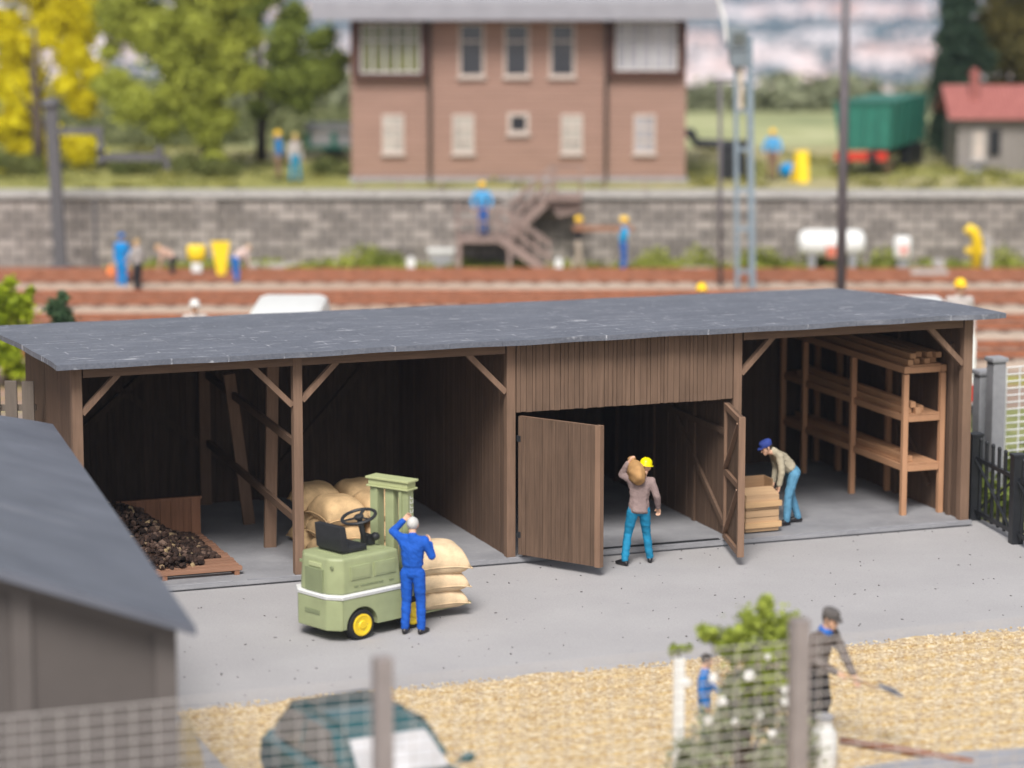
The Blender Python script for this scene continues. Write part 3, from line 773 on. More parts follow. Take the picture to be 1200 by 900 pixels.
# ================================================================== crate in the right bay
def crate(loc, rz, lab):
    t = thing('wooden_crate', lab, 'crate', loc, rz)
    bm = B()
    w, d, h = .62, .56, .86
    for k in range(5):
        z0 = .03 + k * .125
        for s in (-1, 1):
            bm_b(bm, -w/2, w/2, s*d/2 - .012, s*d/2 + .012, z0, z0 + .112, bev=.003)
            bm_b(bm, s*w/2 - .012, s*w/2 + .012, -d/2 + .013, d/2 - .013, z0, z0 + .112, bev=.003)
    bm_b(bm, -w/2 + .02, w/2 - .02, -d/2 + .02, d/2 - .02, .02, .55)
    obj('side_boards', bm, W_CRATE, t)
    bm = B()
    for z in (.14, .50): 
        bm_b(bm, -w/2 - .03, w/2 + .03, -d/2 - .05, -d/2 - .013, z - .045, z + .045, bev=.004)
        bm_b(bm, w/2 + .013, w/2 + .05, -d/2 - .03, d/2 + .03, z - .045, z + .045, bev=.004)
    obj('batten', bm, wood('crate_batten', (0.56, 0.36, 0.19), axis='x'), t)
    bm = B(); bm_prism(bm, [(-w/2, -d/2, .66), (w/2, -d/2, .66), (w/2, 0, .74), (w/2, d/2, .68), (-w/2, d/2, .68), (-w/2, 0, .74)], (0, 0, -.03))
    obj('lid', bm, W_CRATE, t)
    bm = B()
    bm_b(bm, -w/2, w/2, d/2 - .01, d/2 + .02, .64, .88, bev=.004); bm_b(bm, w/2 - .012, w/2 + .014, -d/2 + .25, d/2 - .012, .64, .87, bev=.004)
    obj('raised_back', bm, W_CRATED, t)
    return t
crate(uv(10.33, .56, FL + .001), TH + .02, 'pale wooden crate with a raised back standing behind the right door leaf')

# ================================================================== black gate, concrete posts, mesh beside the shed
GD = (G(1190, 637) - G(1141, 609)); GA = G(1141, 609)
ga = math.atan2(GD.y, GD.x)
gate = thing('iron_gate', 'black picket gate with crossed bracing between two square posts beside the shed', 'gate', GA, ga)
L = GD.length
def gpost(x):
    bm = B(); bm_b(bm, x - .1, x + .1, -.1, .1, 0, 1.50, bev=.012); bm_b(bm, x - .115, x + .115, -.115, .115, 1.502, 1.55, bev=.012); return bm
for x in (0, L): obj('gate_post', gpost(x), BLACK, gate)
def gleaf(x0, x1, root, nsk=6):
    bm = B()
    for z in (.18, 1.12): bm_b(bm, x0, x1, -.03, .03, z - .035, z + .035)
    bm_bar(bm, (x0 + .02, .035, .2), (x1 - .02, .035, 1.1), .02, .05, up=Vector((0, 1, 0))); bm_bar(bm, (x0 + .02, -.035, 1.1), (x1 - .02, -.035, .2), .02, .05, up=Vector((0, 1, 0)))
    obj('gate_leaf', bm, BLACK, root)
    for k in range(nsk):
        x = x0 + (x1 - x0) * (k + .5) / nsk
        bm = B(); bm_b(bm, x - .028, x + .028, -.022, .022, .10, 1.44); bm_ball(bm, (x, 0, 1.47), (.045, .035, .05), 2); obj('picket', bm, BLACK, root)
gleaf(.11, L - .11, gate)
g2 = thing('iron_fence', 'black picket fence panel carrying on past the gate toward the picture edge', 'fence', GA + GD * 1.0, ga)
gleaf(.13, 1.9, g2, 7); bm = B(); obj('fence_post', gpost(2.03), BLACK, g2)
for (px, yt, yb, Yk, lab) in ((1168, 418, 600, 52.2, 'taller grey concrete gate pillar with a flat cap behind the black gate'), (1152, 433, 600, 52.9, 'shorter grey concrete pillar standing against the shed corner')):
    p = at(px, yt, Yk)
    t = thing('concrete_pillar', lab, 'pillar', (p.x, p.y, 0), TH, 'grey concrete pillars by the gate')
    bm = B(); bm_b(bm, -.13, .13, -.13, .13, 0, p.z - .09, bev=.02); obj('shaft', bm, GREYP, t)
    bm = B(); bm_b(bm, -.165, .165, -.165, .165, p.z - .088, p.z, bev=.03); obj('cap', bm, GREYP, t)
def wire(p0, p1, ztop, zbot, dx, dz, r, mat, root, name='wire_mesh', rv=None):
    d = Vector(p1) - Vector(p0); L = d.length; d.normalize(); bm = B()
    x = 0
    while x <= L:
        q = Vector(p0) + d * x; bm_tube(bm, [(q.x, q.y, zbot), (q.x, q.y, ztop)], rv or r, 4, False); x += dx
    z = ztop
    while z >= zbot:
        bm_tube(bm, [Vector((p0[0], p0[1], z)), Vector((p1[0], p1[1], z))], r, 4, False); z -= dz
    return obj(name, bm, mat, root)
WIREW = M('white_wire', (0.70, 0.70, 0.70), .5, .05)
mf = thing('wire_fence', 'white wire mesh fence behind the black gate beside the shed', 'fence', (0, 0, 0))
p0, p1 = at(1178, 500, 53.0), at(1330, 500, 53.0)
mfo = Vector((p0.x, p0.y, 0)); mf.location = mfo
wire((0, 0, 0), (p1.x - p0.x, 1.2, 0), 2.25, .1, .30, .13, .014, WIREW, mf)
for k in range(2):
    bm = B(); bm_b(bm, 1.2 + k*1.2 - .05, 1.2 + k*1.2 + .05, .55 + k*.6, .65 + k*.6, 0, 2.4, bev=.01); obj('post', bm, GREYP, mf)
# old wooden fence at the far left end of the shed
wf = thing('board_fence', 'short weathered wooden fence boards behind the left end of the shed', 'fence', at(10, 480, 47.5))
wf.location.z = 0
p = at(10, 447, 47.5)
for k in range(7):
    bm = B(); h = p.z + random.uniform(-.08, .05); x = -1.45 + k * .28
    bm_b(bm, x, x + .2, -.03, .03, 0, h, bev=.01); obj('board', bm, W_GREY, wf)
bm = B(); bm_b(bm, -1.5, .45, .032, .09, p.z - .5, p.z - .4); obj('rail', bm, W_GREY, wf)
# verge behind the gate
bm = B(); sheet(bm, [uv(14.62, -10)[:2], uv(40, -10)[:2], uv(40, 10)[:2], uv(14.62, 10)[:2]], .006)
m, nt, b = nodes('verge'); v = coords(nt)
nt.links.new(ramp(nt, noise(nt, v, 1.6, 6), [(0.3, (0.10, 0.13, 0.035)), (0.55, (0.22, 0.23, 0.08)), (0.7, (0.38, 0.34, 0.22))]), b.inputs['Base Color']); b.inputs['Roughness'].default_value = .9
bump(nt, b, noise(nt, v, 12, 4), .6, .05)
struct('verge', bm, m)
cl = [((uv(15.0 + random.uniform(0, 3.4), random.uniform(-.3, 4), .18 + random.random()*.3)), (.5, .5, .35), 160) for _ in range(20)]
tag(leaf_mesh('weeds', [((c[0].x, c[0].y, c[0].z), c[1], c[2]) for c in cl], leafm('weed_leaf', (.07, .11, .02), (.28, .32, .07)), .14), 'green weeds growing behind the wire fence beside the shed', 'weeds', kind='stuff')
from mathutils import noise as mnoise
# ================================================================== people
STAND = dict(pel=(0, 0, .95), che=(0, .0, 1.27), nek=(0, .0, 1.47), hed=(0, .03, 1.625),
    sR=(.185, 0, 1.42), eR=(.235, -.03, 1.14), wR=(.25, .05, .90), sL=(-.185, 0, 1.42), eL=(-.235, -.03, 1.14), wL=(-.25, .05, .90),
    hR=(.09, 0, .92), kR=(.10, .03, .50), aR=(.105, -.02, .09), hL=(-.09, 0, .92), kL=(-.10, .03, .50), aL=(-.105, -.02, .09), yawR=.15, yawL=-.15,
    hdir=(0, 1, 0), hup=(0, 0, 1), hfR=(0, .25, -1), hfL=(0, .25, -1))
CLO = {}
def cl_(name, col):
    if name not in CLO: CLO[name] = cloth(name, col)
    return CLO[name]
def person(loc, face, pose, label, shirt, trouser, head='hair', hmat=None, height=1.75, voxel=.0125, group=None, skin=SKIN, shoe=SHOE, eyes=True, fingers=True, collar=None, long_coat=False):
    P = {k: (Vector(v) if isinstance(v, tuple) else v) for k, v in {**STAND, **pose}.items()}
    mats = [shirt, trouser, skin, shoe]
    prims = []                                       # (list of (centre, radii, R), material index)
    def cap(a, b, ra, rb, mi): prims.append(([(a, Vector((ra,)*3), None), (b, Vector((rb,)*3), None)], mi))
    up = (P['nek'] - P['pel']).normalized()
    def basis(lat):
        y = up.cross(lat).normalized(); x = y.cross(up).normalized()
        return Matrix((x, y, up)).transposed()
    Rp, Rc = basis((P['hR'] - P['hL'])), basis((P['sR'] - P['sL']))
    waist = P['pel'].lerp(P['che'], .45)
    prims.append(([(P['pel'] + up*-.03, Vector((.155, .115, .10)), Rp), (waist, Vector((.145, .10, .07)), Rp)], 1))
    prims.append(([(waist + up*-.05, Vector((.162, .122, .05)), Rp), (P['che'], Vector((.182, .128, .10)), Rc)], 0))
    prims.append(([(P['che'], Vector((.182, .128, .10)), Rc), (P['sR'], Vector((.066, .072, .066)), Rc), (P['sL'], Vector((.066, .072, .066)), Rc), (P['nek'] + up*-.03, Vector((.075, .07, .05)), Rc)], 0))
    if long_coat: prims.append(([(waist, Vector((.168, .125, .05)), Rp), (P['pel'] + up*-.05, Vector((.182, .145, .05)), Rp)], 0))
    # head
    hy = P['hdir'].normalized(); hx = hy.cross(P['hup']).normalized(); hz = hx.cross(hy)
    RH = Matrix((hx, hy, hz)).transposed(); hc = P['hed']
    H = lambda x, y, z: hc + RH @ Vector((x, y, z))
    cap(P['nek'] + up*-.02, H(0, -.015, -.07), .062, .056, 2)
    cap(P['nek'] + up*-.035, P['nek'] + up*.015, .078, .068, 0)
    prims.append(([(H(0, -.01, .035), Vector((.077, .096, .088)), RH), (H(0, .02, -.02), Vector((.070, .075, .06)), RH)], 2))
    prims.append(([(H(0, .02, -.02), Vector((.068, .07, .05)), RH), (H(0, .065, -.085), Vector((.034, .03, .026)), RH)], 2))
    prims.append(([(H(0, .092, .015), Vector((.010, .012, .012)), RH), (H(0, .118, -.022), Vector((.016, .016, .012)), RH)], 2))
    prims.append(([(H(.035, .083, .035), Vector((.022, .012, .010)), RH), (H(-.035, .083, .035), Vector((.022, .012, .010)), RH)], 2))
    prims.append(([(H(.02, .090, -.058), Vector((.012, .010, .007)), RH), (H(-.02, .090, -.058), Vector((.012, .010, .007)), RH)], 2))
    for s in (-1, 1): prims.append(([(H(s*.080, -.01, .02), Vector((.014, .022, .03)), RH), (H(s*.074, 0, -.02), Vector((.010, .014, .014)), RH)], 2))
    # limbs
    for S in 'RL':
        sg = 1 if S == 'R' else -1
        s, e, w = P['s'+S], P['e'+S], P['w'+S]
        cap(s, e, .073, .061, 0); cap(e, w.lerp(e, .06), .061, .048, 0)
        fd = (w - e).normalized(); hf = (P['hf'+S]).normalized()
        cap(w.lerp(e, .08), w + fd*.02, .032, .029, 2)
        # hand: palm, four curled fingers, thumb from the side near its base
        side = fd.cross(hf); side = side.normalized() if side.length > .05 else Vector((sg, 0, 0))
        hd = fd
        n = hd.cross(side).normalized()                 # palm normal (fingers curl this way)
        if n.dot(hf) < 0: n = -n
        b0 = w + hd*.025
        prims.append(([(b0 + side*.022, Vector((.017,)*3), None), (b0 - side*.022, Vector((.017,)*3), None), (b0 + hd*.065 + side*.030, Vector((.014,)*3), None), (b0 + hd*.065 - side*.030, Vector((.014,)*3), None)], 2))
        if fingers:
            for q, (o_, ln) in enumerate(((.034, .036), (.012, .042), (-.011, .039), (-.033, .030))):
                k0 = b0 + hd*.070 + side*o_; k1 = k0 + (hd*.85 + n*.5).normalized()*ln; k2 = k1 + (hd*.35 + n*.95).normalized()*ln*.8
                cap(k0, k1, .0108, .0100, 2); cap(k1, k2, .0100, .0088, 2)
            ts = side if (side.dot(Vector((0, 1, 0))) > 0) else -side
            t0 = b0 + ts*.026 + hd*.012; t1 = t0 + (ts*.7 + hd*.6 + n*.3).normalized()*.036; t2 = t1 + (ts*.2 + hd*.8 + n*.5).normalized()*.03
            cap(t0, t1, .0135, .0115, 2); cap(t1, t2, .0115, .0095, 2)
        h, k, a = P['h'+S], P['k'+S], P['a'+S]
        cap(h, k, .103, .075, 1)
        cap(k, k.lerp(a, .35), .072, .072, 1); cap(k.lerp(a, .35), a.lerp(k, .04) , .072, .064, 1)
        y = P['yaw'+S]; fw_ = Vector((math.sin(y), math.cos(y), 0)); Rf = Matrix.Rotation(-y, 3, 'Z')
        fl_ = P.get('foot'+S, 0.0)                     # heel lift
        hz_ = a.z
        heel = Vector((a.x, a.y, 0)) - fw_*.035; toe = Vector((a.x, a.y, 0)) + fw_*.165
        prims.append(([(a + Vector((0, 0, -.005)), Vector((.045, .05, .04)), Rf), (heel + Vector((0, 0, hz_ - .05)), Vector((.040, .045, .042)), Rf), (toe + Vector((0, 0, max(.032, hz_ - .06 - fl_))), Vector((.044, .055, .032)), Rf)], 3))
    # build and fuse
    bm = B(); owner = []
    for sph, mi in prims:
        hb = B()
        for c, r, R_ in sph: bm_ball(hb, c, r, 2, R_, 0.0, False)
        bmesh.ops.convex_hull(hb, input=hb.verts[:])
        mp_ = {}
        for f in hb.faces:
            bm.faces.new([mp_.setdefault(v, None) or mp_.__setitem__(v, bm.verts.new(v.co)) or mp_[v] for v in f.verts])
        owner += [mi] * len(hb.faces); hb.free()
    bmesh.ops.recalc_face_normals(bm, faces=bm.faces[:])
    tree = BVHTree.FromBMesh(bm)
    bm.faces.index_update(); own = owner
    me = bpy.data.meshes.new('person'); bm.to_mesh(me); bm.free()
    tmp = bpy.data.objects.new('tmp_fuse', me); C.objects.link(tmp)
    md = tmp.modifiers.new('r', 'REMESH'); md.mode = 'VOXEL'; md.voxel_size = voxel; md.adaptivity = 0
    sm = tmp.modifiers.new('s', 'SMOOTH'); sm.factor = .5; sm.iterations = 3
    dg = bpy.context.evaluated_depsgraph_get(); dg.update()
    me2 = bpy.data.meshes.new_from_object(tmp.evaluated_get(dg), depsgraph=dg)
    bpy.data.objects.remove(tmp); bpy.data.meshes.remove(me)
    me2.name = 'person'; me2.materials.clear()
    root = link('person', me2, mats, None, True)
    mi = [0] * len(me2.polygons)
    for p in me2.polygons:
        r = tree.find_nearest(p.center)
        if r[2] is not None: mi[p.index] = own[r[2]]
    me2.polygons.foreach_set('material_index', mi)
    amp = {}
    for p in me2.polygons:
        if mi[p.index] < 2:
            for vi in p.vertices: amp[vi] = 1
    nrm = {vi: me2.vertices[vi].normal.copy() for vi in amp}
    for vi in amp:                                   # soft folds in the cloth
        v = me2.vertices[vi]; c = v.co
        f = mnoise.noise(Vector((c.x*9 + c.z*5, c.y*9, c.z*13))) * .008 + mnoise.noise(Vector((c.x*22, c.y*22, c.z*30 + c.x*14))) * .0035
        v.co = c + nrm[vi] * f
    k = height / 1.75
    root.location = loc; root.rotation_euler = (0, 0, face - PI/2); root.scale = (k, k, k)
    tag(root, label, 'person', group)
    HM = Matrix.Translation(hc) @ RH.to_4x4()
    if head in ('helmet',):
        bm = B()
        prof = [(.118, .012), (.112, .03), (.108, .07), (.092, .105), (.06, .128), (.02, .136)]
        Ms = HM @ Matrix.Translation((0, -.005, .035)) @ Matrix.Diagonal((.93, 1.12, 1.0, 1))
        bm_lathe(bm, prof, Ms, 24)
        bm_lathe(bm, [(.10, .0), (.135, .004), (.135, .014), (.10, .02)], HM @ Matrix.Translation((0, .012, .035)) @ Matrix.Diagonal((.93, 1.15, 1, 1)), 24)
        for x in (-.03, 0, .03): bm_tube(bm, [Ms @ Vector((x, math.cos(t)*.108, .03 + math.sin(t)*.108)) for t in np.linspace(.3, PI - .3, 9)], .008, 6)
        obj('helmet', bm, hmat or HELMET, root, True, 50)
    elif head == 'cap':
        bm = B()
        bm_lathe(bm, [(.098, .0), (.104, .03), (.108, .07), (.085, .10), (.03, .108)], HM @ Matrix.Translation((0, -.008, .045)) @ Matrix.Diagonal((.92, 1.08, 1, 1)), 24)
        pts = [(-.075, .07), (-.06, .135), (0, .165), (.06, .135), (.075, .07)]
        bm_prism(bm, [HM @ Vector((x, y, .055 - (y - .07)*.25)) for x, y in pts], HM.to_3x3() @ Vector((0, 0, .014)))
        obj('cap', bm, hmat, root, True, 50)
    if head in ('hair', 'cap'):
        bm = B(); vs_ = bm_ball(bm, (0, -.008, .035), (.088, .107, .098), 3, None, .012)
        dele = [v for v in vs_ if (v.co.y > .045 and v.co.z < .075) or v.co.z < -.035 - (.03 if v.co.y < -.02 else -.02)]
        bmesh.ops.delete(bm, geom=dele, context='VERTS')
        for v in bm.verts: v.co = HM @ v.co
        obj('hair', bm, HAIRG if (hmat is None and head == 'hair') else (hmat if head == 'hair' else HAIRD), root, True)
    if eyes:
        for s in (-1, 1):
            bm = B(); bm_ball(bm, H(s*.031, .088, .012), .0105, 2); obj('eye', bm, EYE, root, True)
    if collar is not None:
        bm = B(); bm_lathe(bm, [(.088, -.03), (.096, 0), (.082, .045), (.07, .05)], Matrix.Translation(P['nek']) @ basis(P['sR'] - P['sL']).to_4x4(), 20); obj('scarf', bm, collar, root, True)
    return root
Rd = math.radians
OVERALL = cl_('blue_overalls', (0.012, 0.085, 0.42)); JEANS = cl_('teal_jeans', (0.015, 0.20, 0.36)); JEANSB = cl_('faded_jeans', (0.10, 0.26, 0.40))
MAUVE = cl_('mauve_jacket', (0.24, 0.175, 0.165)); BEIGE = cl_('beige_jumper', (0.42, 0.37, 0.27)); GREYC = cl_('grey_shirt', (0.42, 0.38, 0.36)); DARKC = cl_('dark_cloth', (0.035, 0.032, 0.035))
SKY = cl_('light_blue_shirt', (0.08, 0.30, 0.55)); CYAN = cl_('bright_blue_shirt', (0.01, 0.32, 0.62)); BROWNC = cl_('brown_trousers', (0.20, 0.12, 0.085)); TAUPE = cl_('taupe_jacket', (0.125, 0.102, 0.092)); BLUET = cl_('blue_trousers', (0.02, 0.10, 0.36))
MAIN = .0085
# the man in overalls, seen from behind beside the forklift
man_p = G(484, 743)
person((man_p.x, man_p.y, .006), Rd(72), dict(
    hed=(-.01, .045, 1.625), hdir=(-.15, 1, -.1),
    eL=(-.345, .10, 1.50), wL=(-.20, .17, 1.66), sL=(-.195, .02, 1.44), hfL=(.6, -.3, .6),
    eR=(.29, .03, 1.19), wR=(.19, .22, 1.33), hfR=(-.6, .2, .5), aL=(-.115, -.03, .09), kL=(-.105, .02, .50), aR=(.125, .02, .09), kR=(.11, .04, .5)),
    'man in bright blue overalls with grey hair scratching his head beside the forklift', OVERALL, OVERALL, 'hair', None, 1.76, MAIN, eyes=True)
# the carrier with a sack on his shoulder
cp = G(748, 662)
person((cp.x, cp.y, .006), Rd(96), dict(
    pel=(0, 0, .95), che=(.02, .03, 1.27), nek=(.05, .06, 1.46), hed=(.125, .12, 1.60), hdir=(.25, 1, -.1), hup=(.15, 0, 1),
    sL=(-.15, .03, 1.44), eL=(-.27, .10, 1.50), wL=(-.17, .06, 1.70), hfL=(.8, -.1, .3), sR=(.215, .03, 1.39), eR=(.29, -.06, 1.15), wR=(.33, .04, .95),
    kL=(-.16, .10, .52), aL=(-.235, -.06, .095), kR=(.15, .13, .51), aR=(.215, .14, .09), hL=(-.09, 0, .92), hR=(.09, 0, .92), yawL=-.6, yawR=.1),
    'worker in mauve jacket and teal jeans carrying a sack on his shoulder into the shed', MAUVE, JEANS, 'helmet', HELMETL, 1.74, MAIN, long_coat=True)
R_ = Matrix.Rotation(Rd(96) - PI/2, 3, 'Z')
q = Vector((cp.x, cp.y, 0)) + R_ @ Vector((-.045, .0, 1.545))
SACKB = sackm('brown_sack', (0.42, 0.24, 0.10))
bm = B(); vs_ = bm_ball(bm, (0, 0, 0), (.145, .25, .20), 4)
for v_ in vs_:
    n_ = v_.co.normalized(); v_.co *= 1 + .05*math.sin(n_.x*7 + n_.y*5) * math.sin(n_.z*6 + 1) + .04*math.sin(n_.y*11 + n_.z*4)
bm_tube(bm, [(0, .22, .05), (0, .28, .08), (.01, .33, .10)], [.06, .045, .075], 10)
o = obj('sack', bm, SACKB, None, True); o.location = q; o.rotation_euler = (Rd(12), Rd(-14), Rd(96) - PI/2)
tag(o, 'brown sack held on the shoulder of the worker in the mauve jacket', 'sack')
# the bending man
bp = G(927, 614, FL)
person((bp.x, bp.y, FL + .006), Rd(196), dict(
    pel=(0, -.02, .93), che=(0, .20, 1.16), nek=(0, .345, 1.30), hed=(0, .47, 1.36), hdir=(0, 1, -.45), hup=(0, .35, 1),
    sR=(.18, .30, 1.25), eR=(.21, .22, .97), wR=(.19, .26, .73), sL=(-.18, .30, 1.25), eL=(-.21, .27, .97), wL=(-.18, .30, .73), hfR=(0, 1, -.3), hfL=(0, 1, -.3),
    hR=(.09, -.01, .90), hL=(-.09, -.01, .90), kL=(-.10, .10, .50), aL=(-.10, .12, .09), kR=(.10, -.03, .49), aR=(.10, -.17, .09)),
    'man in blue cap and beige jumper bending over the wooden crate', BEIGE, JEANSB, 'cap', cl_('blue_cap', (0.035, 0.06, 0.26)), 1.74, MAIN)
# the man with the shovel, in the foreground
sp_ = G(954, 870, .02)
person((sp_.x, sp_.y, .03), Rd(-40), dict(
    che=(0, .08, 1.25), nek=(0, .14, 1.43), hed=(0, .20, 1.57), hdir=(-.1, 1, -.3), sR=(.185, .12, 1.38), eR=(.25, .16, 1.10), wR=(.14, .40, .98), sL=(-.185, .12, 1.38), eL=(-.27, .22, 1.12), wL=(-.10, .50, .90),
    kR=(.12, .06, .5), aR=(.15, .05, .09), kL=(-.12, .08, .5), aL=(-.15, -.06, .09), hfR=(0, .3, -1), hfL=(0, .3, -1)),
    'gardener in taupe jacket, grey cap and blue scarf holding a shovel over the gravel', TAUPE, DARKC, 'cap', cl_('grey_cap', (0.10, 0.09, 0.085)), 1.84, .011, collar=cl_('blue_scarf', (0.03, 0.13, 0.45)), long_coat=True)
R_ = Matrix.Rotation(Rd(-40) - PI/2, 3, 'Z')
def sl(x, y, z): return Vector((sp_.x, sp_.y, .03)) + R_ @ Vector((x, y, z)) * (1.84/1.75)
shv = thing('shovel', 'shovel with a grey blade held out by the gardener over the gravel', 'shovel', (0, 0, 0))
a_, b_ = sl(.17, .33, 1.02), sl(-.20, .78, .78); shv.location = a_
bm = B(); bm_tube(bm, [Vector(), b_ - a_], .019, 10); obj('handle', bm, W_CRATE, shv, True)
d_ = (b_ - a_).normalized(); Rb = frame_of(d_)
bm = B(); bl = [(-.15, 0), (.15, 0), (.17, .18), (.10, .32), (0, .36), (-.10, .32), (-.17, .18)]
bm_prism(bm, [(b_ - a_) + Rb @ Vector((x, y, .02*abs(x)*10)) for x, y in bl], Rb @ Vector((0, 0, .012))); obj('blade', bm, M('blade_steel', (.16, .16, .19), .4, .1, metal=.6), shv)
# blue worker behind the bush
p = at(826, 768, 36.0)
person((p.x, p.y, .02), Rd(-8), dict(eL=(-.22, .05, 1.18), wL=(-.18, .25, 1.05), hdir=(-.2, 1, -.2)), 'worker in plain blue clothes standing behind the flowering bush', cl_('blue_work_shirt', (.02, .16, .48)), cl_('blue_work_trousers', (.05, .16, .38)), 'hair', HAIRD, (p.z - .0) * 1.0 if p.z < 1.9 else 1.75, .0125)
# background figures
BG = .017
def bgp(px, py, z, face, pose, label, shirt, tr, head='helmet', hm=None, h=1.6, **kw):
    q = G(px, py, z); return person((q.x, q.y, z + .005), Rd(face), pose, label, shirt, tr, head, hm, h, BG, fingers=True, eyes=False, **kw)
bgp(327, 211, ZP, 200, {}, 'worker in blue top and brown trousers, left one of the wall pair', cl_('blue_top', (.01, .17, .45)), BROWNC, h=1.47)
bgp(346, 214, ZP, -60, dict(aL=(-.17, 0, .09), aR=(.17, 0, .09), kL=(-.14, .02, .5), kR=(.14, .02, .5)), 'worker in pale grey top and blue trousers, right one of the wall pair', GREYC, cl_('sea_blue_trousers', (.02, .25, .42)), 'helmet', M('ochre_helmet', (.55, .42, .14), .5, .05), 1.45)
bgp(905, 212, ZP, -100, dict(eR=(.30, .1, 1.15), wR=(.25, .3, 1.0), eL=(-.30, .1, 1.15), wL=(-.25, .3, 1.0)), 'worker in light blue shirt and yellow helmet by the black water crane', SKY, BROWNC, h=1.55)
bgp(677, 318, 0, 10, dict(eR=(.24, .0, 1.2), wR=(.2, .12, 1.42), eL=(-.24, .05, 1.25), wL=(-.12, .1, 1.45), aL=(-.12, -.15, .09), aR=(.1, .18, .09)), 'worker in black top and pale trousers carrying the rear end of a plank', DARKC, cl_('pale_trousers', (.40, .33, .27)), h=1.56)
bgp(730, 321, 0, 10, dict(eR=(.24, .0, 1.2), wR=(.2, .12, 1.42), eL=(-.24, .05, 1.25), wL=(-.12, .1, 1.45)), 'worker in bright blue top carrying the front end of a plank', CYAN, BLUET, h=1.62)
a_, b_ = G(672, 318) + Vector((0, -.16, 1.28)), G(742, 321) + Vector((0, -.2, 1.33))
bm = B(); bm_bar(bm, Vector(), b_ - a_, .12, .14); o = obj('plank', bm, W_BUNK); o.location = a_; tag(o, 'dark plank carried on the shoulders of two yellow helmeted workers', 'plank')
bgp(143, 340, 0, 60, dict(eL=(-.3, .1, 1.2), eR=(.24, .1, 1.2)), 'worker in blue overalls and blue hat, leftmost of the track gang', cl_('azure_overalls', (.01, .22, .55)), cl_('azure_overalls', (.01, .22, .55)), 'cap', cl_('azure_cap', (.01, .17, .50)), 1.55)
bgp(162, 348, 0, 150, dict(eL=(-.25, .12, 1.2), wL=(-.15, .3, 1.1)), 'worker in grey shirt and black trousers beside the one in blue overalls', GREYC, DARKC, 'hair', M('fair_hair', (.45, .30, .14), .6, .1), 1.58)
bend = dict(pel=(0, -.05, .92), che=(0, .20, 1.12), nek=(0, .36, 1.22), hed=(0, .47, 1.26), hdir=(0, 1, -.5), hup=(0, .4, 1), sR=(.18, .31, 1.18), eR=(.2, .36, .92), wR=(.15, .42, .70), sL=(-.18, .31, 1.18), eL=(-.2, .36, .92), wL=(-.15, .42, .70))
bgp(203, 336, 0, 180, bend, 'bare armed worker in pink top and black trousers bending over the track', cl_('pink_top', (.55, .36, .28)), DARKC, 'hair', M('fair_hair2', (.45, .28, .14), .6, .1), 1.5)
bgp(276, 337, 0, 30, dict(bend, pel=(0, 0, .92)), 'worker in pale pink shirt and blue trousers bending behind the yellow board', cl_('rose_shirt', (.58, .44, .40)), cl_('royal_trousers', (.02, .14, .45)), 'hair', M('fair_hair3', (.5, .36, .24), .6, .1), 1.5)
q = at(565, 277, YW - 1.3); LANDZ = q.z
person((q.x, q.y, LANDZ + .005), Rd(-95), dict(eL=(-.32, .05, 1.17), wL=(-.26, .15, .92), eR=(.32, .05, 1.17), wR=(.26, .15, .92)), 'yellow helmeted worker in light blue shirt with blue bib on the stair landing', SKY, BLUET, 'helmet', None, 1.56, BG, eyes=False)
q = at(822, 333, 66.0)
person((q.x, q.y, .005), Rd(-80), {}, 'yellow helmeted worker standing behind the middle of the shed roof', SKY, BLUET, 'helmet', None, q.z - .02, BG, eyes=False)
q = at(1125, 328, 65.0)
person((q.x, q.y, .005), Rd(-80), {}, 'yellow helmeted worker standing behind the right end of the shed roof', GREYC, BLUET, 'helmet', None, q.z - .02, BG, eyes=False)
q = at(228, 352, 64.0)
person((q.x, q.y, .005), Rd(-80), {}, 'white helmeted worker standing behind the left part of the shed roof', GREYC, DARKC, 'helmet', M('white_helmet', (.6, .58, .55), .4, .05), q.z - .02, BG, eyes=False)
# ================================================================== railway: wall, tracks, stairs, signal box, hut, wagon, masts
def px(x, Y, y=200): return at(x, y, Y).x
def pz(y, Y): return at(600, y, Y).z
m, nt, b = nodes('stone_blocks')
v = coords(nt)
mp = nt.nodes.new('ShaderNodeMapping'); mp.inputs['Rotation'].default_value = (PI/2, 0, 0); nt.links.new(v, mp.inputs['Vector'])
brk = nt.nodes.new('ShaderNodeTexBrick'); nt.links.new(mp.outputs[0], brk.inputs['Vector'])
for k, val in (('Scale', 1.0), ('Mortar Size', .030), ('Brick Width', .66), ('Row Height', .27), ('Mortar Smooth', .2), ('Bias', 0.0), ('Color1', (.16, .14, .125, 1)), ('Color2', (.42, .37, .335, 1)), ('Mortar', (.06, .052, .048, 1))): brk.inputs[k].default_value = val
c = mixc(nt, .2, brk.outputs['Color'], ramp(nt, noise(nt, coords(nt, (1, 1, 1.3)), 2.1, 5), [(.3, (.10, .095, .10)), (.55, (.23, .20, .185)), (.75, (.42, .36, .31))]))
nt.links.new(c, b.inputs['Base Color']); b.inputs['Roughness'].default_value = .9
bump(nt, b, mixc(nt, .4, brk.outputs['Fac'], noise(nt, v, 9, 4)), .8, -.05)
wall = thing('retaining_wall', 'long grey stone block retaining wall with a pale coping behind the tracks', 'wall', (0, YW, 0))
bm = B(); bm_b(bm, -60, 60, 0, .9, -.3, ZP - .16); obj('stone_face', bm, m, wall)
bm = B()
x = -60
while x < 60: bm_b(bm, x, x + 1.98, -.12, .95, ZP - .158, ZP + .02, bev=.02); x += 2.0
obj('coping', bm, PALE, wall)
bm = B()
for x in np.arange(-45, 46, 9.0): bm_b(bm, x - .35, x + .35, -.10, -.002, -.2, ZP - .17, bev=.02)
obj('buttress', bm, m, wall)
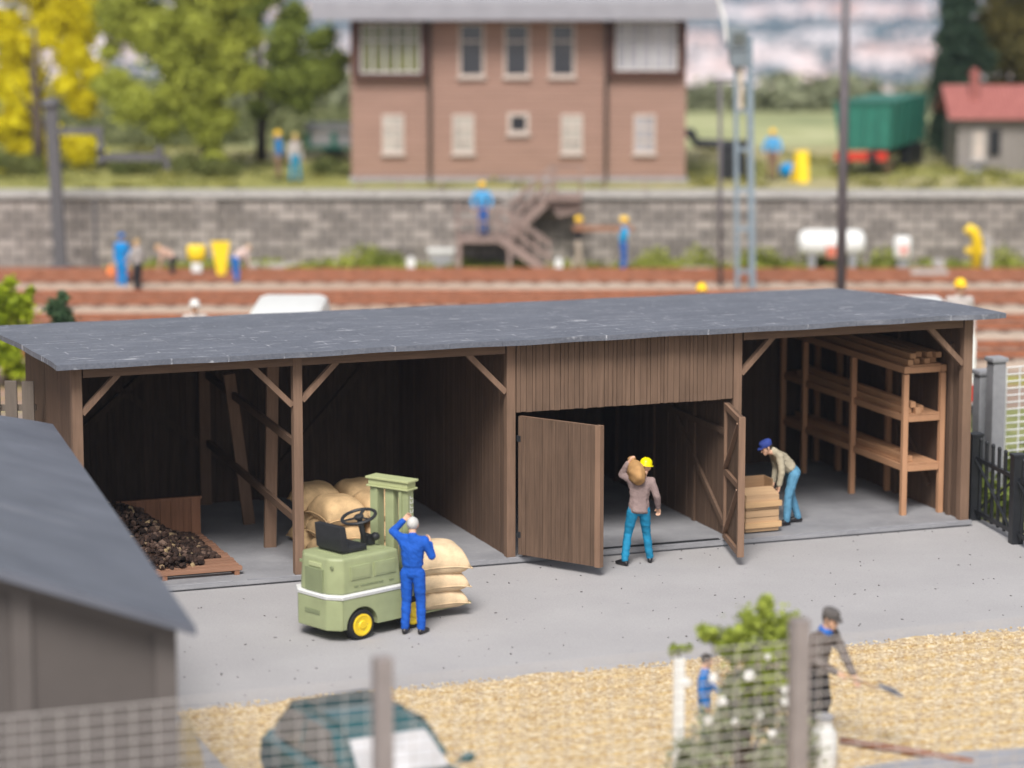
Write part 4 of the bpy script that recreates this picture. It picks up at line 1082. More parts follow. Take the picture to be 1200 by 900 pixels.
# grass strip in front of the wall
m, nt, b = nodes('strip_grass'); v = coords(nt)
nt.links.new(ramp(nt, noise(nt, coords(nt, (.5, 1, 1)), 1.1, 6), [(.3, (.17, .20, .03)), (.55, (.34, .33, .06)), (.75, (.44, .38, .20))]), b.inputs['Base Color']); b.inputs['Roughness'].default_value = .9
bump(nt, b, noise(nt, v, 12, 4), .7, .06)
bm = B(); sheet(bm, [(-12, 83.2), (60, 83.2), (60, YW - .01), (-12, YW - .01)], .006); struct('grass_strip', bm, m)
GRASSL = leafm('grass_leaf', (.13, .17, .025), (.42, .44, .08))
cl = []
for i in range(240):
    x = random.uniform(-11, 19); cl.append(((x, random.uniform(83.4, 85.2), .10), (.28, .2, .18), 40))
for (px_, r) in ((420, .55), (440, .4), (460, .3), (770, .5), (820, .5), (900, .45), (960, .55), (1040, .45), (880, .4), (1180, .5)):
    cl.append(((px(px_, 84.6), 84.6, .25), (r*1.2, .4, r), 260))
tag(leaf_mesh('grass_tufts', cl, GRASSL, .13), 'yellow green grass and weeds growing along the foot of the stone wall', 'grass', kind='stuff')
cl = []
for i in range(320):
    x = random.uniform(-20, 21); cl.append(((x, random.uniform(86.4, 100), ZP + .06), (.45, .3, .14), 34))
tag(leaf_mesh('meadow_tufts', cl, leafm('meadow_leaf', (.11, .13, .03), (.36, .33, .09)), .13), 'short meadow grass on the upper level behind the wall', 'grass', kind='stuff')
# shrubs on top of the wall at the left
SHRUB = leafm('shrub_leaf', (.06, .085, .02), (.24, .25, .08))
for i, (px_, py, w, h, lab) in enumerate(((20, 205, 1.1, .75, 'low olive shrub at the far left on top of the wall'), (170, 205, 1.5, .7, 'wide olive shrub under the hanging arm of the left mast'), (255, 207, 1.2, .6, 'low yellowish shrub below the hanging green tree'), (395, 205, .6, .5, 'small shrub beside the left corner of the brown signal box'))):
    q = G(px_, py, ZP); cl = [((random.uniform(-w, w), random.uniform(-.5, .5), h*random.uniform(.2, .7)), (.45, .4, h*.4), 240) for _ in range(7)]
    o = leaf_mesh('shrub', cl, SHRUB, .12); o.location = q; tag(o, lab, 'shrub', 'shrubs on top of the wall')

# tracks
RAILM = M('rusty_rail', (.33, .13, .07), .55, .3, 6)
SLEEP = wood('sleeper', (.13, .085, .065), axis='y')
m, nt, b = nodes('track_ballast'); v = coords(nt)
c = ramp(nt, noise(nt, v, 10, 6, .75), [(.3, (.20, .15, .12)), (.6, (.40, .32, .265)), (.8, (.56, .48, .41))])
c = mixc(nt, .5, c, ramp(nt, noise(nt, coords(nt, (.12, 1, 1)), .7, 4), [(.35, (.40, .24, .15)), (.65, (.48, .41, .33))]))
nt.links.new(c, b.inputs['Base Color']); b.inputs['Roughness'].default_value = .9; bump(nt, b, noise(nt, v, 16, 3), .8, .05)
BALL = m
def track(Y, lab, ang=0.0):
    t = thing('railway_track', lab, 'track', (0, Y, 0), ang, 'railway tracks before the wall')
    bm = B(); bm_prism(bm, [(-45, -1.7, .012), (-45, 1.7, .012), (-45, 1.3, .15), (-45, -1.3, .15)], (90, 0, 0)); obj('ballast_bed', bm, BALL, t)
    bm = B()
    for x in np.arange(-44.8, 45, .64): bm_b(bm, x - .12, x + .12, -1.15, 1.15, .152, .19)
    o = obj('sleeper', bm, SLEEP, t); o['kind'] = 'stuff'
    for s in (-1, 1):
        bm = B(); y = s*.755
        bm_b(bm, -45, 45, y - .065, y + .065, .192, .215); bm_b(bm, -45, 45, y - .012, y + .012, .216, .31); bm_b(bm, -45, 45, y - .036, y + .036, .311, .355)
        obj('rail', bm, RAILM, t)
track(81.4, 'rusty railway track nearest the stone wall'); track(76.9, 'rusty railway track second from the stone wall', .006); track(72.4, 'rusty railway track third from the stone wall', -.004); track(67.9, 'rusty railway track nearest the back of the shed', .004)

# pale slabs lying beside the track
for i, (p0, p1, yy, hh, Yk, lab) in enumerate(((690, 805, 325, .16, 82.9, 'long pale concrete slab below the plank carriers'), (290, 345, 306, .2, 84.2, 'pale concrete slab beside the yellow board'), (800, 838, 325, .28, 82.6, 'short pale slab near the lattice mast'), (1068, 1112, 326, .30, 82.4, 'grey slab under the cable drum'))):
    x0, x1 = px(p0, Yk), px(p1, Yk)
    bm = B(); bm_b(bm, -(x1-x0)/2, (x1-x0)/2, -.4, .4, 0, hh, bev=.03); o = obj('concrete_slab', bm, PALE); o.location = ((x0+x1)/2, Yk, .01); tag(o, lab, 'slab', 'slabs lying beside the track')
# cabinet and short marker posts before the wall
q = at(517, 292, 84.4); t = thing('relay_cabinet', 'pale grey relay cabinet at the foot of the wall left of the stairs', 'cabinet', (q.x, 84.4, 0))
bm = B(); bm_b(bm, -.34, .34, -.25, .25, .08, q.z - .07, bev=.02); obj('housing', bm, PALE, t)
bm = B(); bm_b(bm, -.40, .40, -.30, .30, q.z - .068, q.z, bev=.02); obj('cap', bm, WHITE, t)
bm = B(); bm_b(bm, -.37, .37, -.28, .28, 0, .079); obj('plinth', bm, GREYP, t)
bm = B(); bm_b(bm, -.29, .29, -.262, -.251, .14, q.z - .15, bev=.004); obj('door', bm, GREYP, t)
for px_, Yk, lab in ((481, 82.9, 'short white marker post left of the relay cabinet'), (655, 82.7, 'short white marker post below the stair foot')):
    t = thing('marker_post', lab, 'post', (px(px_, Yk), Yk, 0), 0, 'white marker posts by the stairs'); bm = B(); bm_b(bm, -.11, .11, -.08, .08, 0, .52, bev=.02); obj('shaft', bm, WHITE, t)
    bm = B(); bm_prism(bm, [(-.11, -.08, .521), (.11, -.08, .521), (0, -.08, .60)], (0, .16, 0)); obj('head', bm, WHITE, t)

# staircase
st = thing('staircase', 'brown timber staircase with a landing climbing the stone wall', 'staircase', (0, YW, 0))
YS = -1.9
def X(p_): return px(p_, YW - 1.3)
lz = LANDZ
bm = B(); bm_b(bm, X(535), X(600), -1.95, -.12, lz - .12, lz - .005, bev=.01); obj('landing', bm, W_STAIR, st)
bm = B(); bm_b(bm, X(640), X(682), -1.3, -.12, ZP - .10, ZP + .015, bev=.01); obj('upper_platform', bm, W_STAIR, st)
bm = B(); bm_prism(bm, [(X(640), -.125, ZP - .102), (X(682), -.125, ZP - .102), (X(682), -.125, ZP - .45), (X(655), -.125, ZP - .62)], (0, -.9, 0)); obj('corbel', bm, W_STAIR, st)
def flight(x0, z0, x1, z1, y0, y1, n):
    for y in (y0, y1):
        bm = B(); bm_bar(bm, (x0, y, z0), (x1, y, z1), .07, .22); obj('stringer', bm, W_STAIR, st)
    for k in range(n):
        f = (k + .5) / n; x = x0 + (x1-x0)*f; z = z0 + (z1-z0)*f + .04
        bm = B(); bm_b(bm, x - .14, x + .14, y0 + .04, y1 - .04, z, z + .04); obj('tread', bm, W_STAIR, st)
    for y in (y0, y1):
        bm = B()
        for h in (.45, .85): bm_bar(bm, (x0, y, z0 + h), (x1, y, z1 + h), .05, .06)
        for k in range(5):
            f = k / 4; bm_b(bm, x0 + (x1-x0)*f - .03, x0 + (x1-x0)*f + .03, y - .03, y + .03, z0 + (z1-z0)*f, z0 + (z1-z0)*f + .87)
        obj('railing', bm, W_STAIR, st)
flight(X(648), ZP - .02, X(598), lz, -1.0, -.2, 7)
flight(X(585), lz, X(644), .02, -1.95, -1.15, 8)
for x in (X(538), X(597)):
    for y in (-1.9, -.2):
        bm = B(); bm_b(bm, x - .06, x + .06, y - .06, y + .06, 0, lz - .121); obj('landing_post', bm, W_STAIR, st)
bm = B()
for h in (.45, .85): bm_b(bm, X(535), X(580), -1.95, -1.9, lz + h, lz + h + .06); bm_b(bm, X(535) - .03, X(535) + .02, -1.9, -.15, lz + h, lz + h + .06)
for x in (X(536), X(560), X(580)): bm_b(bm, x - .03, x + .03, -1.96, -1.9, lz, lz + .9)
obj('railing', bm, W_STAIR, st); bm = B()
for h in (.45, .85): bm_b(bm, X(650), X(682), -1.30, -1.25, ZP + h, ZP + h + .06)
for x in (X(651), X(681)): bm_b(bm, x - .03, x + .03, -1.31, -1.25, ZP + .016, ZP + .9)
obj('railing', bm, W_STAIR, st)
# low railing on the wall in front of the signal box
rl = thing('railing', 'thin brown railing on top of the wall in front of the signal box', 'railing', (0, YW + .5, ZP + .02))
bm = B()
for x in np.arange(px(420, YW), px(800, YW), 1.2):
    if px(640, YW) < x < px(690, YW): continue
    bm_b(bm, x - .02, x + .02, -.02, .02, 0, .5)
for z in (.25, .5): bm_b(bm, px(415, YW), px(640, YW), -.015, .015, z - .015, z + .015); bm_b(bm, px(690, YW), px(803, YW), -.015, .015, z - .015, z + .015)
obj('rails', bm, W_STAIR, rl)

# signal box
YB = 88.4
X0, X1 = px(412, YB), px(803, YB)
sbx = thing('signal_box', 'reddish brown boarded signal box with two storeys of windows and light grey roof', 'building', ((X0+X1)/2, YB, ZP))
OX = (X0+X1)/2
def bxp(p_): return px(p_, YB) - OX
def bzp(y): return pz(y, YB) - ZP
m, nt, b = nodes('red_brown_siding'); v = coords(nt)
w = nt.nodes.new('ShaderNodeTexWave'); w.wave_type = 'BANDS'; w.bands_direction = 'Z'; w.wave_profile = 'SAW'; w.inputs['Scale'].default_value = 1.35; nt.links.new(v, w.inputs['Vector'])
c = ramp(nt, noise(nt, coords(nt, (.3, 1, 3)), 2.5, 5), [(.3, (.235, .135, .10)), (.7, (.31, .18, .138))])
c = mixc(nt, ramp(nt, w.outputs['Fac'], [(.14, (1, 1, 1)), (.30, (0, 0, 0))]), c, (.40, .265, .215))
nt.links.new(c, b.inputs['Base Color']); b.inputs['Roughness'].default_value = .7; bump(nt, b, w.outputs['Fac'], .6, .03); SIDING = m
HB = bzp(8)
bm = B(); bm_b(bm, X0 - OX, X1 - OX, 0, 6, 0, HB); obj('wall', bm, SIDING, sbx)
bm = B(); bm_b(bm, X0 - OX - .06, X1 - OX + .06, -.06, 6.05, -.05, .16, bev=.01); obj('plinth', bm, GREYP, sbx)
bm = B(); bm_prism(bm, [(bxp(368), -1.05, bzp(22)), (bxp(838), -1.05, bzp(22)), (bxp(838), -1.05, bzp(2)), (bxp(368), -1.05, bzp(2))], (0, 8.2, 0))
bm_prism(bm, [(bxp(368), -1.05, bzp(2) + .002), (bxp(838), -1.05, bzp(2) + .002), (bxp(838), 3, bzp(2) + 1.1), (bxp(368), 3, bzp(2) + 1.1)], (0, .02, .1))
bm_prism(bm, [(bxp(368), 7.15, bzp(2) + .002), (bxp(838), 7.15, bzp(2) + .002), (bxp(838), 3, bzp(2) + 1.1), (bxp(368), 3, bzp(2) + 1.1)], (0, .02, .1))
obj('roof', bm, M('pale_roof', (.27, .265, .29), .6, .1, 2), sbx)
BAYF = wood('bay_frame', (.075, .035, .028)); WF = M('window_white', (.52, .50, .48), .5, .06); WFW = M('window_warm', (.50, .42, .37), .5, .06)
def win(root, x0, x1, z0, z1, y, fm, gm, nv=1, nh=1, fr=.06, depth=.05, sill=True):
    bm = B()
    bm_b(bm, x0, x0 + fr, y - depth, y, z0, z1); bm_b(bm, x1 - fr, x1, y - depth, y, z0, z1)
    bm_b(bm, x0 + fr, x1 - fr, y - depth, y, z1 - fr, z1); bm_b(bm, x0 + fr, x1 - fr, y - depth, y, z0, z0 + fr)
    for k in range(1, nv): xx = x0 + (x1-x0)*k/nv; bm_b(bm, xx - fr*.4, xx + fr*.4, y - depth*.8, y - .004, z0 + fr, z1 - fr)
    for k in range(1, nh): zz = z0 + (z1-z0)*(.66 if nh == 2 else k/nh); bm_b(bm, x0 + fr, x1 - fr, y - depth*.7, y - .006, zz - fr*.35, zz + fr*.35)
    w_ = obj('window', bm, fm, root)
    bm = B(); bm_b(bm, x0 + fr*.5, x1 - fr*.5, y - .012, y - .002, z0 + fr*.5, z1 - fr*.5); obj('pane', bm, gm, w_)
    if sill:
        bm = B(); bm_b(bm, x0 - .05, x1 + .05, y - .12, y - .001, z0 - .06, z0 - .004); obj('sill', bm, fm, w_)
CURT = glassm('curtained_glass', (.40, .37, .33), .12); OLIVEG = glassm('painted_tree_reflection_glass', (.14, .14, .06), .08); PALEG = glassm('pale_glass', (.33, .32, .34), .15)  # olive bay glass: reflected tree green put into its base colour
for (p0, p1, y0, y1, gm, nv) in ((415, 502, 23, 91, OLIVEG, 5), (711, 800, 20, 88, PALEG, 5)):
    x0, x1, z0, z1 = bxp(p0), bxp(p1), bzp(y1), bzp(y0)
    bm = B()
    bm_b(bm, x0, x1, -.30, -.002, z0, z0 + .14); bm_b(bm, x0, x1, -.30, -.002, z1 - .10, z1)
    bm_b(bm, x0, x0 + .22, -.30, -.002, z0 + .141, z1 - .101); bm_b(bm, x1 - .20, x1, -.30, -.002, z0 + .141, z1 - .101)
    by = obj('bay', bm, BAYF, sbx)
    bm = B(); bm_b(bm, x0 + .14, x1 - .14, -.16, -.004, z0 + .12, z1 - .09); obj('bay_back', bm, BAYF, by)
    win(sbx, x0 + .225, x1 - .205, z0 + .145, z1 - .105, -.19, WF, gm, nv, 2, .055, .06, False)
for p_ in (553, 605.5, 658.5): win(sbx, bxp(p_ - 15), bxp(p_ + 15), bzp(90), bzp(27), -.004, WFW, GLASSD, 1, 2, .075)
for p_, gm in ((461, CURT), (543, CURT), (670, CURT), (755, PALEG)): win(sbx, bxp(p_ - 12.5), bxp(p_ + 12.5), bzp(180), bzp(134), -.004, WFW, gm, 2, 3, .07)
win(sbx, bxp(595), bxp(620), bzp(157), bzp(132), -.004, WFW, GLASSD, 1, 1, .10)
for p_ in (504, 710):
    bm = B(); bm_tube(bm, [(bxp(p_), -.10, .05), (bxp(p_), -.10, bzp(24)), (bxp(p_) + .05, -.3, bzp(20))], .055, 8); bm_lathe(bm, [(.06, 0), (.13, .15), (.13, .2)], Matrix.Translation((bxp(p_), -.12, bzp(30))), 10); obj('downpipe', bm, MASTG, sbx, True)
# hut with red roof
YH = 92.0; hx0, hx1 = px(1121, YH), px(1262, YH)
hut = thing('lineside_hut', 'small grey boarded hut with a red tiled roof and red chimney', 'hut', ((hx0+hx1)/2, YH, ZP))
hz = lambda y: pz(y, YH) - ZP
W2 = (hx1 - hx0)/2
bm = B(); boards(bm, -W2, W2, 0, 0, hz(138), th=.08, pitch=.2); bm_b(bm, -W2 + .005, W2 - .005, .081, 2.6, 0, hz(138)); obj('wall', bm, wood('hut_boards', (.24, .215, .20)), hut)
m, nt, b = nodes('red_tiles'); v = coords(nt)
w = nt.nodes.new('ShaderNodeTexWave'); w.bands_direction = 'X'; w.inputs['Scale'].default_value = 2.2; nt.links.new(v, w.inputs['Vector'])
nt.links.new(ramp(nt, noise(nt, v, 6, 4), [(.3, (.25, .075, .065)), (.7, (.38, .135, .115))]), b.inputs['Base Color']); b.inputs['Roughness'].default_value = .7; bump(nt, b, w.outputs['Fac'], .7, .05); TILE = m
bm = B(); za, zb = hz(139), hz(106)
bm_prism(bm, [(-W2 - .35, -.35, za), (W2 + .3, -.35, za), (W2 + .3, 1.3, zb), (-W2 - .35, 1.3, zb)], (0, .03, .09)); bm_prism(bm, [(-W2 - .35, 2.95, za), (W2 + .3, 2.95, za), (W2 + .3, 1.3, zb), (-W2 - .35, 1.3, zb)], (0, .03, .09)); 
rf = obj('roof', bm, TILE, hut)
bm = B(); cx_ = px(1143, YH) - (hx0+hx1)/2; bm_b(bm, cx_ - .13, cx_ + .13, .5, .8, hz(130), hz(90)); bm_b(bm, cx_ - .17, cx_ + .17, .46, .84, hz(90) + .002, hz(90) + .1); bm_tube(bm, [(cx_, .65, hz(90) + .1), (cx_, .65, hz(86) + .12)], .1, 10); obj('chimney', bm, TILE, rf)
hp = lambda p_: px(p_, YH) - (hx0+hx1)/2
win(hut, hp(1138), hp(1154), hz(188), hz(152), -.012, PALE, WFW, 1, 2, .06)
bm = B(); bm_b(bm, hp(1158), hp(1171), -.06, -.013, hz(182), hz(152)); bm_tube(bm, [(hp(1164.5), -.08, hz(162)), (hp(1164.5), -.14, hz(162))], .09, 12); bm_tube(bm, [(hp(1164.5), -.08, hz(175)), (hp(1164.5), -.14, hz(175))], .09, 12); obj('lamp_box', bm, BLACK, hut)
bm = B(); bm_b(bm, hp(1125), hp(1152), -.5, -.1, 0, .12, bev=.02); obj('step', bm, GREYP, hut)
# green tipper wagon on red running gear
wg = G(1008, 205, ZP); wa = Rd(52)
wagon = thing('tipper_wagon', 'dark green tipping wagon on a red and black running gear beyond the wall', 'wagon', (wg.x, wg.y, ZP), 0)
wd = Vector((math.cos(wa), math.sin(wa), 0)); wf_ = Vector((1, 0.05, 0))
bm = B()
lo = [(-.85, 0, 0), (.95, 0, 0)]; 
def wpt(x, d, z): return Vector((x, -.3, z)) + Vector((.42, 1, 0)).normalized()*d
A0 = [wpt(-.70, 0, .80), wpt(.86, 0, .80), wpt(.86, 4.3, .80), wpt(-.70, 4.3, .80)]; A1 = [wpt(-.92, 0, 2.28), wpt(.92, 0, 2.28), wpt(.92, 4.3, 2.28), wpt(-.92, 4.3, 2.28)]
va = [bm.verts.new(p) for p in A0]; vb = [bm.verts.new(p) for p in A1]
bm.faces.new(va[::-1]); bm.faces.new(vb)
for q in range(4): bm.faces.new((va[q], va[(q+1) % 4], vb[(q+1) % 4], vb[q]))
bmesh.ops.bevel(bm, geom=bm.edges[:], offset=.03, segments=2, affect='EDGES')
hop = obj('hopper', bm, M('wagon_green', (.018, .135, .095), .5, .15, 3), wagon)
RIBM = M('wagon_green_rib', (.015, .11, .08), .5, .15, 3)
for a_, b_ in [(wpt(x*.9, -.03, .84), wpt(x, -.03, 2.2)) for x in (-.45, .05, .5)] + [(wpt(.885, d, .84), wpt(.945, d, 2.2)) for d in (.6, 1.5, 2.4, 3.4)]:
    bm = B(); bm_bar(bm, a_, b_, .06, .06); obj('rib', bm, RIBM, hop)
bm = B(); bm_bar(bm, wpt(-.93, -.03, 2.28), wpt(.93, -.03, 2.28), .08, .08); obj('rim', bm, RIBM, hop)
bm = B(); bm_bar(bm, wpt(-.8, -.1, .62), wpt(.8, -.1, .62), .14, .26); obj('buffer_beam', bm, RED, wagon)
bm = B(); bm_bar(bm, wpt(.3, 0, .62), wpt(.3, 4.2, .62), .5, .22); bm_bar(bm, wpt(.7, 2.3, .45), wpt(.7, 4.2, .45), .3, .6); obj('frame', bm, BLACK, wagon)
for x in (-.45, .45):
    bm = B(); bm_tube(bm, [wpt(x, -.18, .62), wpt(x, -.42, .62)], .06, 10); bm_tube(bm, [wpt(x, -.42, .62), wpt(x, -.47, .62)], .15, 14); obj('buffer', bm, BLACK, wagon)
for x in (-.62, .68):
    for d in (.5, 3.6):
        bm = B(); c0 = wpt(x, d, .36); ax = Vector((1, -.42, 0)).normalized(); bm_tube(bm, [c0 - ax*.06, c0 + ax*.06], .36, 20); obj('wheel', bm, M('wagon_wheel', (.20, .13, .08), .6) if x > 0 else BLACK, wagon)
# green railcar left of the signal box
rc = G(430, 190, ZP); rc.y = 96.0
x0 = px(358, 96.0); zt = pz(150, 96.0) - ZP
car = thing('railway_coach', 'dark green railway coach with pale windows partly hidden behind the signal box', 'coach', (x0, 96.0, ZP))
bm = B(); bm_b(bm, 0, 7.5, 0, 2.4, .35, zt*.46, bev=.05); obj('body', bm, M('coach_green', (.012, .12, .085), .4, .1, 3), car)
bm = B(); bm_b(bm, .03, 7.45, .03, 2.37, zt*.461, zt*.9); obj('window_band', bm, PALEG, car)
bm = B()
for x in np.arange(0, 7.6, .85): bm_b(bm, x, x + .18, -.02, .029, zt*.462, zt*.898)
obj('pillar', bm, M('coach_green2', (.03, .16, .12), .4, .1, 3), car)
bm = B(); bm_b(bm, -.05, 7.55, -.05, 2.45, zt*.901, zt, bev=.06); obj('roof', bm, PALE, car)
for x in (.9, 2.0, 5.5, 6.6):
    bm = B(); bm_tube(bm, [(x, .2, .36), (x, .32, .36)], .36, 18); obj('wheel', bm, BLACK, car)

# black water crane right of the signal box
wc = G(858, 210, ZP); t = thing('water_crane', 'black iron water crane with a crooked arm right of the signal box', 'crane', wc)
s_ = 37.3
bm = B(); bm_b(bm, -.42, .42, -.3, .3, 0, .75, bev=.03); bm_b(bm, -.36, .36, -.24, .24, .751, 1.05, bev=.03); obj('base', bm, BLACK, t)
bm = B(); bm_tube(bm, [(.3, 0, 1.05), (-.3, 0, 1.08), (-1.1, 0, 1.1), (-1.2, 0, 1.28), (-1.32, 0, 1.42), (-1.55, 0, 1.42)], .15, 10); bm_tube(bm, [(.2, 0, 1.1), (.62, 0, 1.12)], .11, 10); bm_box(bm, (-1.3, 0, 1.42), (.3, .26, .26), bev=.05); obj('arm', bm, BLACK, t, True)
# blue bag and yellow folding sign on the wall
q = G(925, 208, ZP); bm = B(); bm_ball(bm, (0, 0, .22), (.34, .25, .24), 3, None, .03); bm_tube(bm, [(.22, 0, .28), (.40, 0, .16)], .12, 8); o = obj('tarpaulin_bundle', bm, cl_('bag_blue', (.01, .24, .55)), None, True); o.location = q; tag(o, 'bright blue bundle lying on the wall beside the seated looking worker' if False else 'bright blue bundle lying on the ground right of the worker by the water crane', 'bundle')
q = G(941, 214, ZP); t = thing('folding_sign', 'yellow folding board standing on the wall right of the blue bundle', 'sign', q, .35)
bm = B(); bm_prism(bm, [(-.2, -.02, 0), (.2, -.02, 0), (.26, .2, .95), (-.14, .2, .95)], (0, .03, 0)); obj('front_board', bm, YELLOW, t)
bm = B(); bm_prism(bm, [(-.2, .5, 0), (.2, .5, 0), (.26, .24, .95), (-.14, .24, .95)], (0, .03, 0)); obj('back_board', bm, YELLOW, t)

# masts
q = at(870, 345, 78.0); mz = lambda y: pz(y, 78.0)
t = thing('lattice_mast', 'grey blue two legged lattice mast with a lamp head rising behind the shed', 'mast', (px(872, 78.0), 78.0, 0))
mx = lambda p_: px(p_, 78.0) - px(872, 78.0)
bm = B(); bm_bar(bm, (mx(884), 0, 0), (mx(876), 0, mz(45)), .16, .2); obj('leg', bm, STEELG, t)
bm = B(); bm_bar(bm, (mx(866), 0, 0), (mx(860), 0, mz(62)), .11, .15); obj('leg', bm, STEELG, t)
for y in (318, 268, 222, 175, 130, 98):
    bm = B(); bm_b(bm, mx(863), mx(881), -.05, .05, mz(y) - .05, mz(y) + .05); obj('rung', bm, STEELG, t)
bm = B(); bm_b(bm, mx(850), mx(873), -.3, .2, mz(58), mz(30), bev=.05); bm_b(bm, mx(853), mx(874), -.25, .2, mz(78), mz(58) - .002, bev=.06); hd_ = obj('lamp_head', bm, M('lamp_grey', (.17, .20, .22), .5, .15, 4), t)
bm = B(); bm_b(bm, mx(856), mx(870), -.34, -.301, mz(52), mz(38), bev=.01); obj('lens', bm, GLASS, hd_)
bm = B(); bm_b(bm, mx(863), mx(869), -.12, .1, mz(98), mz(79)); bm_b(bm, mx(864), mx(869), -.1, .08, mz(128), mz(99)); obj('insulator', bm, M('insulator_brown', (.50, .42, .33), .4, .1), t)
bm = B(); bm_tube(bm, [(mx(857), -.2, mz(62)), (mx(849), -.15, mz(45)), (mx(846), -.1, mz(20)), (mx(832), -.1, mz(-25)), (mx(820), -.1, mz(-70))], .045, 8); obj('cable_arm', bm, WHITE, t, True)
t = thing('signal_post', 'thin grey post with a small cross arm beside the lattice mast', 'post', (px(846, 80), 80, 0))
bm = B(); bm_tube(bm, [(0, 0, 0), (-.08, 0, pz(92, 80))], .055, 8); obj('shaft', bm, POLE, t, True)
bm = B(); bm_b(bm, -.35, .3, -.03, .03, pz(96, 80), pz(96, 80) + .06); obj('cross_arm', bm, POLE, t)
t = thing('steel_pole', 'tall slim purple grey pole standing behind the right half of the shed', 'pole', (px(988, 74), 74, 0))
bm = B(); bm_tube(bm, [(0, 0, 0), (-.02, 0, pz(-160, 74))], [.13, .11], 14); obj('shaft', bm, POLE, t, True)
bm = B(); bm_b(bm, -.3, .3, -.3, .3, 0, .2, bev=.03); obj('footing', bm, GREYP, t)
YM = 83.4; mz = lambda y: pz(y, YM); X_ = lambda p_: px(p_, YM) - px(66, YM)
t = thing('catenary_mast', 'dark grey catenary mast with a stepped hanging arm at the left', 'mast', (px(66, YM), YM, 0))
bm = B(); bm_bar(bm, (X_(69), 0, 0), (X_(62), 0, mz(125)), .34, .34); bm_b(bm, X_(69) - .35, X_(69) + .35, -.35, .35, 0, .3, bev=.03); obj('column', bm, MASTG, t)
bm = B(); bm_lathe(bm, [(.18, 0), (.28, .08), (.26, .2), (.1, .3)], Matrix.Translation((X_(61), 0, mz(127))), 14); obj('finial', bm, MASTG, t, True)
bm = B(); bm_bar(bm, (X_(66), 0, mz(154)), (X_(116), 0, mz(153)), .14, .2); bm_bar(bm, (X_(118), 0, mz(148)), (X_(119), 0, mz(192)), .16, .16); bm_bar(bm, (X_(119), 0, mz(184)), (X_(192), 0, mz(184)), .14, .22); obj('arm', bm, MASTG, t)
bm = B(); bm_bar(bm, (X_(195), 0, mz(184)), (X_(197), 0, mz(198)), .14, .14); bm_box(bm, (X_(187), 0, mz(176)), (.22, .2, .2), bev=.04); obj('arm_end', bm, MASTG, t)
bm = B()
for y in (188, 174): bm_lathe(bm, [(.05, -.1), (.13, -.05), (.13, .05), (.05, .1)], Matrix.Translation((X_(119), -.1, mz(y))), 12)
obj('insulator', bm, MASTG, t, True)
bm = B(); bm_tube(bm, [(X_(110), 0, 0), (X_(110), 0, mz(232))], .05, 8); obj('guy_rod', bm, MASTG, t)
# white tank and the small tank by the wall
def tank(p0, p1, yc, r, lab, Yk=83.9, red=None):
    x0, x1 = px(p0, Yk), px(p1, Yk); z = pz(yc, Yk)
    t = thing('white_tank', lab, 'tank', ((x0+x1)/2, Yk, 0)); L = (x1-x0)/2
    bm = B(); bm_lathe(bm, [(.02, -L), (r*.6, -L + .03), (r*.92, -L + .12), (r, -L + .25), (r, L - .25), (r*.92, L - .12), (r*.6, L - .03), (.02, L)], Matrix.Translation((0, 0, z)) @ Matrix.Rotation(PI/2, 4, 'Y'), 28); obj('vessel', bm, WHITE, t, True)
    for s in (-1, 1):
        bm = B(); bm_b(bm, s*L*.6 - .1, s*L*.6 + .1, -.3, .3, 0, z - r*.8); obj('saddle', bm, GREYP, t)
    if red is not None:
        bm = B(); bm_b(bm, red - .14, red + .14, -r - .06, -r - .003, z - r*.9, z - r*.1, bev=.02); obj('valve_box', bm, M('pale_red', (.55, .16, .10), .5, .1), t)
tank(936, 1016, 285, .40, 'long white gas tank lying in front of the stone wall', 83.9, -.05)
q = at(1058, 277, 83.9); t = thing('white_drum', 'small upright white drum with a pink front right of the gas tank', 'drum', (q.x, 83.9, 0))
bm = B(); bm_lathe(bm, [(.24, q.z - .62), (.26, q.z - .58), (.26, q.z - .08), (.2, q.z)], Matrix(), 20); obj('barrel', bm, WHITE, t, True)
bm = B(); bm_b(bm, -.12, .12, -.285, -.262, q.z - .5, q.z - .2, bev=.01); obj('label_plate', bm, M('pale_pink', (.70, .36, .32), .5, .1), t)
bm = B(); bm_b(bm, -.15, .15, -.15, .15, 0, q.z - .621); obj('stand', bm, GREYP, t)
q = at(1100, 303, 82.4); t = thing('cable_drum', 'pale grey cable drum standing on a slab before the wall', 'drum', (q.x, 82.4, .31)); r = (q.z - .31)/2
for y in (-.22, .22):
    bm = B(); bm_lathe(bm, [(r*.25, -.03), (r, -.03), (r, .03), (r*.25, .03)], Matrix.Translation((0, y, r)) @ Matrix.Rotation(PI/2, 4, 'X'), 24); obj('flange', bm, PALE, t)
bm = B(); bm_lathe(bm, [(r*.6, -.18), (r*.6, .18)], Matrix.Translation((0, 0, r)) @ Matrix.Rotation(PI/2, 4, 'X'), 20); obj('coil', bm, GREYP, t)
q = at(1145, 268, 82.8); t = thing('yellow_standpipe', 'yellow standpipe with a bent head and cross handle before the stone wall', 'standpipe', (q.x, 82.8, 0)); z = q.z
bm = B(); bm_tube(bm, [(0, 0, 0), (0, 0, z - .3), (-.06, 0, z - .1), (-.2, 0, z), (-.32, 0, z - .12)], [.14, .17, .17, .15, .12], 12); obj('pipe', bm, YELLOW, t, True)
bm = B(); bm_b(bm, -.32, .38, -.09, .09, z*.5, z*.5 + .16, bev=.03); obj('handle', bm, YELLOW, t)
bm = B(); bm_b(bm, .2, .42, -.1, .1, 0, z*.8, bev=.03); obj('support', bm, PALE, t)
